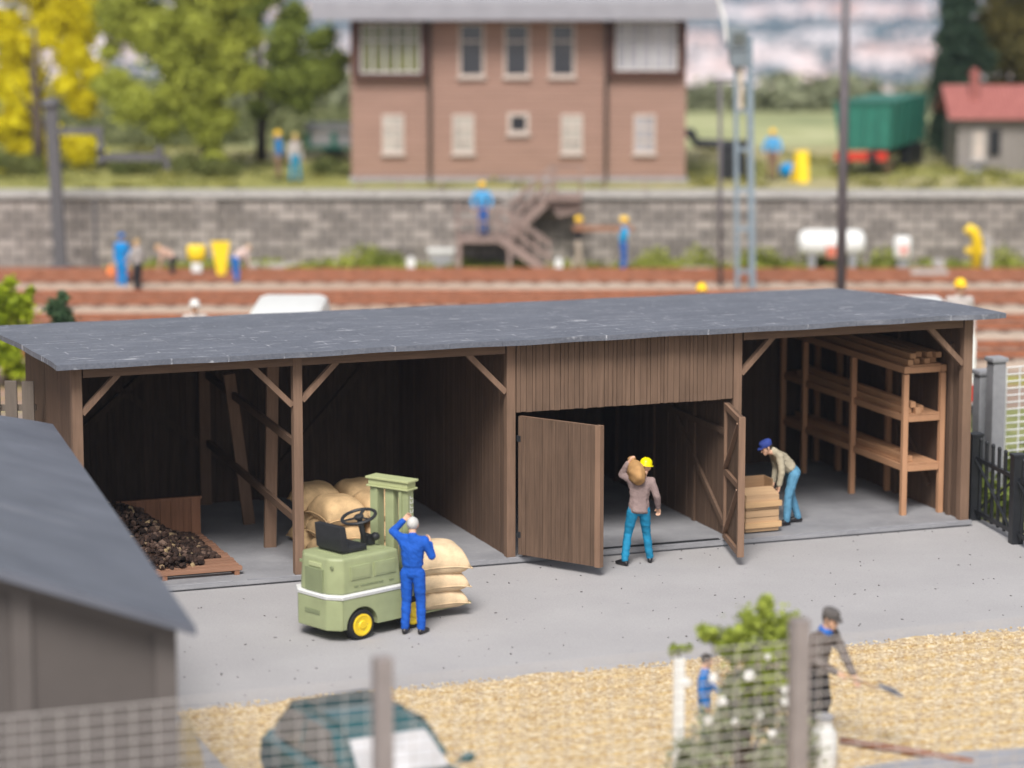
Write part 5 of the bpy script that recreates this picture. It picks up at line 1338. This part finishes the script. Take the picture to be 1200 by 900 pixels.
# yellow board and yellow funnel sign at the left track gang
q = at(258, 283, 80.6); t = thing('yellow_board', 'tall tapering yellow board standing beside the track gang', 'board', (q.x, 80.6, .36))
bm = B(); z = q.z - .36; bm_prism(bm, [(-.10, 0, 0), (.12, 0, 0), (.27, 0, z), (-.27, 0, z)], (0, .06, 0), bev=.01); obj('panel', bm, YELLOW, t)
bm = B(); bm_bar(bm, (0, .07, z*.7), (0, .5, 0), .06, .06); obj('prop', bm, W_GREY, t)
q = at(230, 287, 81.2); t = thing('yellow_sign', 'small yellow round topped sign on a white post left of the tall yellow board', 'sign', (q.x, 81.2, .36)); z = q.z - .36
bm = B(); bm_lathe(bm, [(.13, z - .50), (.26, z - .34), (.27, z - .05), (.2, z)], Matrix.Diagonal((1, .5, 1, 1)), 18); obj('head', bm, YELLOW, t, True)
bm = B(); bm_b(bm, -.14, .14, -.06, .06, 0, z - .501, bev=.02); obj('post', bm, WHITE, t)
q = G(130, 332, 0); t = thing('orange_cone', 'small orange cone on the track left of the blue overalls', 'cone', q); bm = B(); bm_lathe(bm, [(.2, .03), (.16, .04), (.05, .5), (.03, .52)], Matrix(), 14); obj('cone_body', bm, M('orange_paint', (.75, .18, .04), .5, .05), t, True); bm = B(); bm_b(bm, -.24, .24, -.24, .24, 0, .029); obj('base', bm, M('orange_base', (.6, .14, .04), .5, .05), t)
# white vans behind the shed
def van(p0, p1, ytop, Yk, lab):
    x0, x1 = px(p0, Yk), px(p1, Yk); zt = pz(ytop, Yk + 4.4); W2 = (x1-x0)/2
    t = thing('white_van', lab, 'van', ((x0+x1)/2, Yk, 0), 0, 'vans parked behind the shed')
    bm = B(); bm_prism(bm, [(-W2, 0, .35), (W2, 0, .35), (W2, 0, zt - .35), (W2*.9, 0, zt - .06), (W2*.7, 0, zt), (-W2*.7, 0, zt), (-W2*.9, 0, zt - .06), (-W2, 0, zt - .35)], (0, 4.6, 0), bev=.06); bd = obj('body', bm, WHITE, t, True, 35)
    bm = B(); bm_b(bm, -W2*.8, W2*.8, -.025, -.003, zt*.55, zt*.82, bev=.008); obj('rear_window', bm, GLASSD, t)
    for s in (-1, 1):
        bm = B(); bm_b(bm, s*W2*.88 - .06, s*W2*.88 + .06, -.03, -.003, .6, .95, bev=.01); obj('tail_lamp', bm, RED, t)
        for y in (.8, 3.7):
            bm = B(); bm_lathe(bm, [(.18, -.1), (.33, -.1), (.33, .1), (.18, .1)], Matrix.Translation((s*(W2 - .09), y, .335)) @ Matrix.Rotation(PI/2, 4, 'Y'), 20); obj('wheel', bm, RUBBER, t)
    bm = B(); bm_b(bm, -W2*.95, W2*.95, -.10, -.003, .36, .55, bev=.03); obj('bumper', bm, BLKPL, t)
van(275, 370, 346, 60.5, 'white van parked behind the left half of the shed, only its roof showing')
van(1076, 1150, 347, 57.3 + 1.5, 'white van parked behind the right end of the shed, only its roof showing')
# ================================================================== trees
BARK = wood('bark', (.10, .075, .06)); BARKD = wood('dark_bark', (.045, .036, .03))
def tree(name, label, base, height, trunk_r, limbs, clumps, mat, size, bark=BARK, cat='tree'):
    t = thing(name, label, cat, base)
    bm = B()
    bm_tube(bm, [(0, 0, -.05), (.02, 0, height*.3), (-.05, .03, height*.62), (.03, 0, height)], [trunk_r*1.25, trunk_r, trunk_r*.7, trunk_r*.2], 10)
    for (z, dx, dy, dz, r) in limbs:
        bm_tube(bm, [(0, 0, z), (dx*.5, dy*.5, z + dz*.6), (dx, dy, z + dz)], [r, r*.7, r*.25], 7)
    obj('trunk', bm, bark, t, True)
    leaf_mesh('crown', clumps, mat, size, t, True)
    return t
def pclumps(base, Y, lst, dens=1.0, sub=6, rs=.45):
    """lst: (bearing x, y, radius in metres); every clump is broken into smaller uneven ones"""
    out = []
    for (x, y, r) in lst:
        c = at(x, y, Y) - Vector(base)
        for k in range(sub):
            d = Vector((random.gauss(0, 1), random.gauss(0, 1), random.gauss(0, .9))); d = d.normalized() * r * random.uniform(.2, .85)
            rr = r * rs * random.uniform(.7, 1.25)
            out.append(((c.x + d.x, c.y + d.y, c.z + d.z), (rr, rr, rr*.85), int((760 if Y > 60 else 420) * dens * (rr/.4) ** 2) + 40))
    return out
YLW = leafm('yellow_leaf', (.50, .40, .0), (.93, .84, .02)); GRN = leafm('green_leaf', (.17, .20, .02), (.55, .58, .10)); GRN2 = leafm('mid_green_leaf', (.09, .125, .02), (.36, .42, .08)); CON = leafm('needle_leaf', (.015, .035, .018), (.06, .10, .06)); BRG = leafm('brown_green_leaf', (.05, .05, .012), (.17, .14, .04))
b0 = G(45, 202, ZP)
tree('yellow_tree', 'bright yellow leaved tree at the far left behind the wall', b0, 4.6, .16, [(1.2, .9, 0, 1.3, .07), (1.5, -.9, .1, 1.5, .07), (2.2, .8, -.2, 1.6, .06), (2.4, -.5, .2, 1.5, .05)],
     pclumps(b0, 92.2, [(60, 15, .55), (95, 30, .5), (20, 60, .55), (55, 45, .35), (85, 62, .55), (15, 100, .5), (78, 100, .4), (25, 140, .5), (60, 165, .4), (30, 175, .45), (95, 175, .45), (110, 90, .35), (40, 120, .45), (55, 190, .3), (95, 120, .4), (35, 90, .4), (5, 150, .4), (5, 30, .5), (100, 5, .5), (45, -20, .7), (90, -30, .6), (10, -10, .4), (10, 195, .3)], 1.0, 11, .68), YLW, .13)
b0 = G(250, 198, ZP); b0.y = 91.5
tree('hanging_tree', 'large light green tree with hanging boughs left of the signal box', b0, 5.6, .24, [(1.4, -1.6, 0, 1.8, .10), (1.6, 1.0, 0, 1.7, .09), (2.2, -1.2, .3, 2.2, .08), (2.4, .6, -.2, 1.8, .08), (2.6, -2.6, 0, 1.6, .06)],
     pclumps(b0, 91.0, [(180, 30, .8), (230, 30, .85), (140, 25, .55), (215, 75, .75), (260, 60, .7), (245, 100, .65), (160, 125, .6), (200, 115, .45), (130, 100, .45), (235, 130, .5), (245, 160, .38), (250, 185, .30), (262, 140, .35), (190, 145, .45), (150, 0, .7), (200, -30, 1.0), (260, -10, .8), (130, 60, .3), (285, 40, .5), (290, 90, .4)], 1.0, 11, .62), GRN, .13)
b0 = G(312, 183, ZP); b0.y = 95.5
tree('round_tree', 'mid green round tree with a dark trunk between the hanging tree and the signal box', b0, 4.8, .16, [(1.0, .9, 0, 1.4, .08), (1.2, -.8, 0, 1.4, .08), (1.8, .5, .2, 1.5, .06)],
     pclumps(b0, 95.5, [(330, 50, .75), (365, 80, .75), (385, 95, .5), (330, 105, .7), (355, 115, .5), (300, 90, .55), (290, 20, .7), (345, 20, .45), (310, -20, .7), (395, 70, .4), (375, 45, .5), (300, 125, .4)], 1.0, 9, .56), GRN2, .13, BARKD)
b0 = G(1125, 190, ZP); b0.y = 97.0
con = [(1122, y, .42 + .0022*max(0, (y + 60))) for y in range(-50, 170, 16)]
tree('conifer', 'dark green conifer behind the wagon and the lineside hut', b0, 7.0, .16, [(1, .8, 0, .1, .05), (2, -.8, 0, .1, .05)], pclumps(b0, 97.0, con + [(1105, 90, .4), (1150, 70, .5), (1108, 40, .35), (1112, 130, .4), (1105, 160, .3)], .9, 8, .55), CON, .13, BARKD)
b0 = G(1185, 185, ZP); b0.y = 98.5
tree('autumn_tree', 'brownish green tree at the far right behind the lineside hut', b0, 6.5, .18, [(1.2, .9, 0, 1.6, .08), (1.4, -.8, 0, 1.6, .08)], pclumps(b0, 98.5, [(1175, 20, .7), (1195, 60, .8), (1165, 70, .5), (1215, 20, .8), (1180, -20, .8), (1205, 100, .6), (1170, 105, .45), (1165, 35, .4)], 1.0, 12, .66), BRG, .13, BARKD)
# shrubs behind the left end of the shed
LIME = leafm('lime_leaf', (.14, .20, .005), (.50, .58, .03)); SPR = leafm('spruce_leaf', (.02, .05, .02), (.12, .20, .09))
b0 = G(8, 452); 
tree('lime_shrub', 'bright lime green shrub at the left edge behind the shed', b0, 1.6, .06, [(.3, .3, 0, .6, .03), (.4, -.3, 0, .6, .03)], pclumps(b0, b0.y, [(5, 345, .42), (22, 362, .35), (0, 375, .5), (25, 385, .3), (10, 410, .45), (18, 430, .35), (-15, 350, .6), (-20, 410, .6), (30, 348, .15), (36, 340, .1)], 1.1, 7, .45), LIME, .10, BARK, 'shrub')
b0 = at(72, 400, 62.5); b0.z = 0
tree('spruce_shrub', 'small dark green spruce shrub right of the lime shrub behind the shed', b0, at(72, 342, 62.5).z, .06, [(.5, .2, 0, .1, .02)], pclumps(b0, 62.5, [(72, 350, .16), (70, 362, .26), (72, 376, .34), (72, 392, .42), (72, 412, .5)], 1.1, 8, .5), SPR, .09, BARKD, 'shrub')

# ================================================================== foreground: grey shed, wire fence, car, bush
def hit(px_, py, p, d):
    r = _ray(px_, py); n = Vector((-d.y, d.x, 0)); o = Vector((0, 0, CAMH)); t = (Vector(p) - o).dot(n) / r.dot(n); return o + r * t
Ac = at(230, 735, 31.0); Bc = G(62, 497, Ac.z)
dn = Vector((math.cos(Rd(15.7)), math.sin(Rd(15.7)), 0))
A2 = hit(0, 668, Ac, dn); B2 = hit(0, 487, Bc, dn)
A2 = Ac + (A2 - Ac) * 2.4; B2 = Bc + (B2 - Bc) * ((A2 - Ac).xy.length / (B2 - Bc).xy.length)
ns = thing('grey_shed', 'near grey brown panelled shed with a plain dark felt roof falling to the right', 'shed', (Ac.x, Ac.y, 0))
o_ = Vector((Ac.x, Ac.y, 0))
m, nt, b = nodes('plain_felt'); v = coords(nt)
c = ramp(nt, noise(nt, v, .9, 6), [(.3, (.086, .093, .115)), (.7, (.122, .130, .157))])
ridge = ramp(nt, noise(nt, coords(nt, (.12, 2, 1)), 1.6, 3), [(.66, (0, 0, 0)), (.74, (.6, .6, .6))])
c = mixc(nt, ridge, c, (.20, .20, .22)); nt.links.new(c, b.inputs['Base Color']); b.inputs['Roughness'].default_value = .55
bump(nt, b, noise(nt, v, 9, 5), .25, .02)
bm = B(); N = 20
top = [[bm.verts.new((Ac.lerp(A2, i/N)).lerp(Bc.lerp(B2, i/N), j/N) - o_ + Vector((0, 0, .012*math.sin(j*1.3)*math.sin(i*.9)))) for j in range(N+1)] for i in range(N+1)]
fs_ = []
for i in range(N):
    for j in range(N): fs_.append(bm.faces.new((top[i][j], top[i+1][j], top[i+1][j+1], top[i][j+1])))
ext = bmesh.ops.extrude_face_region(bm, geom=fs_)
for g in ext['geom']:
    if isinstance(g, bmesh.types.BMVert): g.co.z -= .10
obj('roof', bm, m, ns)
GW = M('grey_brown_panel', (.088, .075, .069), .65, .08, 2, bmp=.08); GWT = M('grey_brown_trim', (.108, .093, .086), .6, .08, 2, bmp=.06)
dpt = (Bc - Ac); dpt.z = 0; dpt = dpt.normalized()
r0 = Ac + dpt * .42 - dn * .16; sl_ = (A2 - Ac); slz = sl_.z / sl_.xy.length
def wpoly(s0, s1, off, gap=.13):
    p0 = r0 - dn * s0 + dpt * off; p1 = r0 - dn * s1 + dpt * off
    z0 = Ac.z + slz * (s0 + .16) - gap; z1 = Ac.z + slz * (s1 + .16) - gap
    return [(p0.x - o_.x, p0.y - o_.y, 0), (p1.x - o_.x, p1.y - o_.y, 0), (p1.x - o_.x, p1.y - o_.y, z1), (p0.x - o_.x, p0.y - o_.y, z0)]
Lw = (A2 - Ac).xy.length - .5
bm = B(); bm_prism(bm, wpoly(.02, Lw, 0), dpt * .12); 
pb = [(Vector(p) + dpt * (Bc - Ac).length * .93) for p in wpoly(.02, Lw, 0)]
obj('front_wall', bm, GW, ns)
for s0, s1 in ((0, .24), (1.58, 1.80), (3.3, 3.52)):
    bm = B(); bm_prism(bm, wpoly(s0, s1, -.05), dpt * .048, bev=.012); obj('post', bm, GWT, ns)
bm = B(); a_ = wpoly(.02, Lw, -.045, .13); 
bm_prism(bm, [a_[3], a_[2], tuple(Vector(a_[2]) - Vector((0, 0, .16))), tuple(Vector(a_[3]) - Vector((0, 0, .16)))], dpt * .04); obj('trim', bm, GWT, ns)
q0 = Vector(wpoly(.02, 1, .125)[0]); 
bm = B(); bm_prism(bm, [q0, q0 + dpt * 9.5, q0 + dpt * 9.5 + Vector((0, 0, Ac.z - .12)), q0 + Vector((0, 0, Ac.z - .12))], -dn * .1); obj('side_wall', bm, GW, ns)

fp = at(448, 770, 29.6); fe = hit(937, 725, fp, U); span = (fe - fp).xy.length; ft = fp.z
zt = hit(448, 802, fp, U).z
fn = thing('wire_fence', 'grey wire mesh fence with square posts across the near foreground', 'fence', (fp.x, fp.y, 0))
FPM = M('fence_post_grey', (.235, .205, .195), .6, .12, 4, bmp=.1); WIREG = M('fence_wire', (.42, .39, .37), .5, .1)
for k in (-2, -1, 0, 1, 2):
    bm = B(); c_ = U * span * k
    R_ = Matrix.Rotation(TH, 3, 'Z'); bm_box(bm, (c_.x, c_.y, (ft)/2), (.19, .19, ft), rot=R_, bev=.02); obj('post', bm, FPM, fn)
a_, b_ = U * span * -1.95 + V * .11, U * span * 1.95 + V * .11
wire(tuple(a_), tuple(b_), zt, .05, .25, .125, .009, WIREG, fn, rv=.007)
bm = B(); bm_tube(bm, [a_ + Vector((0, 0, zt)), b_ + Vector((0, 0, zt))], .008, 6); obj('top_wire', bm, WIREG, fn)

# the car
ca = Rd(-62); rcen = G(420, 824, 1.44)
car = thing('car', 'dark teal hatchback, windscreen coloured pale as a sky reflection, parked behind the wire fence', 'car', (rcen.x + .55*math.cos(ca), rcen.y + .55*math.sin(ca), .012), ca); car.scale = (.95, .95, .97)
CARP = M('teal_car_paint', (.010, .075, .085), .28, .08, 2, bmp=0, coat=.6)
def loft(bm, rings):
    vr = [[bm.verts.new(p) for p in r] for r in rings]
    n = len(vr[0])
    for a, b2 in zip(vr, vr[1:]):
        for k in range(n): bm.faces.new((a[k], a[(k+1) % n], b2[(k+1) % n], b2[k]))
    bm.faces.new(vr[0][::-1]); bm.faces.new(vr[-1])
bm = B()
def ring(x, w, zb, zs, zt_): return [(x, -w*.9, zb), (x, -w, (zb+zs)/2), (x, -w*.97, zs), (x, -w*.80, zt_), (x, w*.80, zt_), (x, w*.97, zs), (x, w, (zb+zs)/2), (x, w*.9, zb)]
loft(bm, [ring(-2.02, .62, .42, .66, .72), ring(-1.9, .78, .28, .80, .90), ring(-1.2, .84, .22, .84, .94), ring(0, .85, .22, .84, .95), ring(.85, .84, .22, .82, .93), ring(1.5, .80, .24, .76, .86), ring(1.85, .72, .28, .66, .74), ring(1.98, .56, .38, .56, .62)])
obj('body', bm, CARP, car, True, 45)
cab = [[(-1.82, -.76, .90), (.80, -.76, .90), (.80, .76, .90), (-1.82, .76, .90)], [(-1.38, -.60, 1.42), (.05, -.60, 1.42), (.05, .60, 1.42), (-1.38, .60, 1.42)]]
bm = B(); va = [bm.verts.new(p) for p in cab[0]]; vb = [bm.verts.new(p) for p in cab[1]]
bm.faces.new(va[::-1]); rf = bm.faces.new(vb)
for q in range(4): bm.faces.new((va[q], va[(q+1) % 4], vb[(q+1) % 4], vb[q]))
bmesh.ops.bevel(bm, geom=bm.edges[:], offset=.13, segments=4, affect='EDGES'); obj('roof', bm, CARP, car, True, 60)
def pane(name, q, r0_, r1_, mat, lo=.1, hi=.9):
    a, b2, c_, d = [Vector(p) for p in (cab[0][q], cab[0][(q+1) % 4], cab[1][(q+1) % 4], cab[1][q])]
    n = (b2 - a).cross(d - a).normalized()
    P_ = [(a.lerp(b2, s)).lerp(d.lerp(c_, s), t) + n*.006 for s, t in ((r0_, lo), (r1_, lo), (r1_, hi), (r0_, hi))]
    bm = B(); bm_prism(bm, P_, n*.008); obj(name, bm, mat, car)
WSC = glassm('windscreen_painted_reflection', (.55, .54, .55), .08)  # bright sky reflection painted into the glass as a pale base colour
pane('windscreen', 1, .10, .90, WSC, .1, .74); pane('rear_window', 3, .08, .92, GLASSD)
for q in (0, 2):
    for (a, b2) in ((.10, .42), (.46, .88)): pane('side_window', q, a, b2, glassm('side_glass', (.16, .15, .14), .08), .12, .86)
for x in (-1.25, 1.25):
    for s in (-1, 1):
        Mx = Matrix.Translation((x, s*.76, .30)) @ Matrix.Rotation(-s*PI/2, 4, 'X')
        bm = B(); bm_lathe(bm, [(.19, -.1), (.30, -.09), (.30, .08), (.27, .105), (.19, .1)], Mx, 28); w_ = obj('wheel', bm, RUBBER, car, True, 40)
        bm = B(); bm_lathe(bm, [(.19, .085), (.17, .108), (.05, .112), (.01, .112)], Mx, 20); obj('rim', bm, M('rim_silver', (.5, .5, .5), .35, .05, metal=.7), w_, True, 40)
for s in (-1, 1):
    bm = B(); bm_ball(bm, (1.86, s*.52, .60), (.12, .15, .09), 2); obj('headlight', bm, WHITE, car, True)
    bm = B(); bm_ball(bm, (.62, s*.92, .98), (.07, .10, .07), 2); bm_tube(bm, [(.62, s*.76, .94), (.62, s*.90, .97)], .025, 6); obj('mirror', bm, CARP, car, True)

# flowering bush by the fence post
b0 = Vector((at(868, 900, 34.0).x, 34.0, .0))
bush = thing('flowering_bush', 'loose green bush with white blossoms behind the right fence post', 'bush', b0)
lst = [(895, 712, .10), (915, 730, .14), (880, 735, .16), (858, 748, .13), (830, 742, .10), (870, 765, .20), (915, 765, .20), (895, 790, .26), (925, 800, .22), (862, 800, .18), (880, 830, .32), (920, 845, .32), (850, 850, .28), (830, 880, .30), (890, 885, .36), (925, 895, .3), (820, 910, .36), (870, 930, .45), (920, 940, .45), (845, 760, .07), (905, 750, .12)]
BUSHL = leafm('bush_leaf', (.15, .20, .02), (.48, .55, .10)); BUSHD = leafm('bush_inner_leaf', (.14, .17, .08), (.42, .44, .28))
leaf_mesh('foliage', pclumps(b0, 34.0, [(a, b_, r*1.5) for a, b_, r in lst if b_ < 800], 1.2, 7, .5), BUSHL, .07, bush, True); leaf_mesh('lower_foliage', pclumps(b0, 34.0, [(a, b_, r*1.25) for a, b_, r in lst if b_ >= 800], .7, 7, .5), BUSHD, .08, bush, True)
bm = B()
for (x, y) in ((895, 712), (858, 748), (830, 742), (915, 730), (880, 735), (925, 800), (830, 880), (920, 845)):
    e = at(x, y, 34.0) - b0; bm_tube(bm, [(0, 0, 0), (e.x*.3, .03, e.z*.5), (e.x, e.y, e.z)], [.04, .025, .008], 6)
obj('stem', bm, BARK, bush, True)
for (x, y, r) in ((846, 822, .055), (878, 792, .06), (805, 800, .055), (921, 808, .05), (921, 822, .05), (836, 795, .05), (862, 846, .045), (905, 860, .045), (900, 770, .035), (890, 838, .04), (830, 845, .05)):
    bm = B(); e = at(x, y, 33.7) - b0
    for k in range(6):
        a = k*PI/3; bm_ball(bm, e + Vector((math.cos(a)*r*.7, random.uniform(-.02, .02), math.sin(a)*r*.7)), (r*.55, r*.4, r*.55), 1, None, .1)
    bm_ball(bm, e, r*.5, 1); obj('blossom', bm, WHITE, bush, True)
# white stake with a leafy top
p = at(796, 772, 35.0); t = thing('sapling', 'young leafy sapling tied to a white stake left of the flowering bush', 'sapling', (p.x, 35.0, 0))
bm = B(); bm_b(bm, -.07, .07, -.05, .05, 0, p.z, bev=.015); obj('stake', bm, WHITE, t)
bm = B(); bm_tube(bm, [(.02, .1, 0), (.05, .09, p.z*.6), (.0, .06, p.z + .1)], [.03, .025, .01], 6); obj('stem', bm, BARK, t, True)
leaf_mesh('leaves', [((-.06, .05, p.z + .09), (.09, .08, .09), 40), ((.07, .05, p.z + .12), (.09, .08, .07), 34)], BUSHL, .075, t)
# white churn beside the gardener
p = at(966, 842, 35.4); t = thing('white_churn', 'tall white churn standing before the gardener by the right fence post', 'churn', (p.x, 35.4, .0)); z = p.z
bm = B(); bm_lathe(bm, [(.15, .015), (.16, .05), (.16, z*.72), (.10, z*.88), (.10, z - .03), (.12, z)], Matrix(), 22); obj('vessel', bm, WHITE, t, True, 50)
bm = B(); bm_lathe(bm, [(.105, z + .001), (.125, z + .01), (.115, z + .05), (.04, z + .06)], Matrix(), 22); obj('lid', bm, GREYP, t, True, 50)
# brown pole on the gravel
a_, b_ = G(985, 868, .06), G(1140, 893, .06); bm = B(); bm_tube(bm, [Vector(), (b_ - a_)*.5 + Vector((0, 0, .01)), b_ - a_], [.05, .055, .045], 10)
o = obj('wooden_pole', bm, wood('pole_wood', (.23, .12, .085), axis='x'), None, True); o.location = a_; tag(o, 'reddish brown wooden pole lying on the gravel at the right', 'pole')
# pale sandstone block beside the grey shed
p = G(222, 905); p = at(222, 880, 34.2); t = B(); vs_ = bm_ball(t, (0, 0, .0), (.30, .34, at(215, 838, 34.2).z), 3, None, .05)
for v in vs_: v.co.z = max(v.co.z, 0); v.co.x *= 1 - .35*v.co.z
o = obj('sandstone_boulder', t, M('sandstone', (.62, .47, .25), .9, .25, 5, bmp=.5), None, True); o.location = (at(216, 880, 34.2).x, 34.2, 0); tag(o, 'pale sandstone boulder at the corner of the near grey shed', 'boulder')

# ================================================================== light, air, camera
w = bpy.data.worlds.new('World'); bpy.context.scene.world = w; w.use_nodes = True
nt = w.node_tree; bg = nt.nodes['Background']
sky = nt.nodes.new('ShaderNodeTexSky'); sky.sky_type = 'NISHITA'; sky.sun_disc = False
SUN = Vector((-.10, -.64, .76)).normalized()
sky.sun_elevation = math.asin(SUN.z); sky.sun_rotation = math.atan2(SUN.x, SUN.y)
sky.air_density = 1.0; sky.dust_density = 3.0; sky.ozone_density = 1.0
hs = nt.nodes.new('ShaderNodeHueSaturation'); hs.inputs['Saturation'].default_value = .38
nt.links.new(sky.outputs[0], hs.inputs['Color']); nt.links.new(hs.outputs[0], bg.inputs['Color']); bg.inputs['Strength'].default_value = .11
sd = bpy.data.lights.new('sun', 'SUN'); sd.energy = 3.0; sd.angle = Rd(22); sd.color = (1, .965, .92)
so = bpy.data.objects.new('sun', sd); C.objects.link(so); so.rotation_euler = (-SUN).to_track_quat('-Z', 'Y').to_euler()
HAZE = True
if HAZE:
    bm = B(); bm_b(bm, -1400, 1400, -80, 3300, -87.2, 60)
    m, nt, b = nodes('haze_air'); nt.nodes.remove(b)
    pv = nt.nodes.new('ShaderNodeVolumePrincipled'); pv.inputs['Color'].default_value = (.62, .77, 1, 1); pv.inputs['Density'].default_value = .00018; pv.inputs['Anisotropy'].default_value = .1
    nt.links.new(pv.outputs[0], nt.nodes['Material Output'].inputs['Volume'])
    hz_o = obj('haze', bm, m); tag(hz_o, 'thin pale haze over the valley', 'haze', kind='stuff')
cd = bpy.data.cameras.new('camera'); cam = bpy.data.objects.new('camera', cd); C.objects.link(cam); bpy.context.scene.camera = cam
cam.location = (0, 0, CAMH); cam.rotation_euler = (PI/2 - PITCH, 0, 0)
cd.sensor_width = 36; cd.lens = F/1200*36; cd.clip_start = .5; cd.clip_end = 12000
cd.dof.use_dof = True; cd.dof.focus_distance = 46.4; cd.dof.aperture_fstop = .31
sc_ = bpy.context.scene
sc_.view_settings.view_transform = 'Standard'; sc_.view_settings.look = 'None'; sc_.view_settings.exposure = 0.42; sc_.view_settings.gamma = 1.0
sc_.view_settings.use_curve_mapping = False
sc_.cycles.use_denoising = True
sc_.cycles.max_bounces = 8; sc_.cycles.volume_bounces = 1
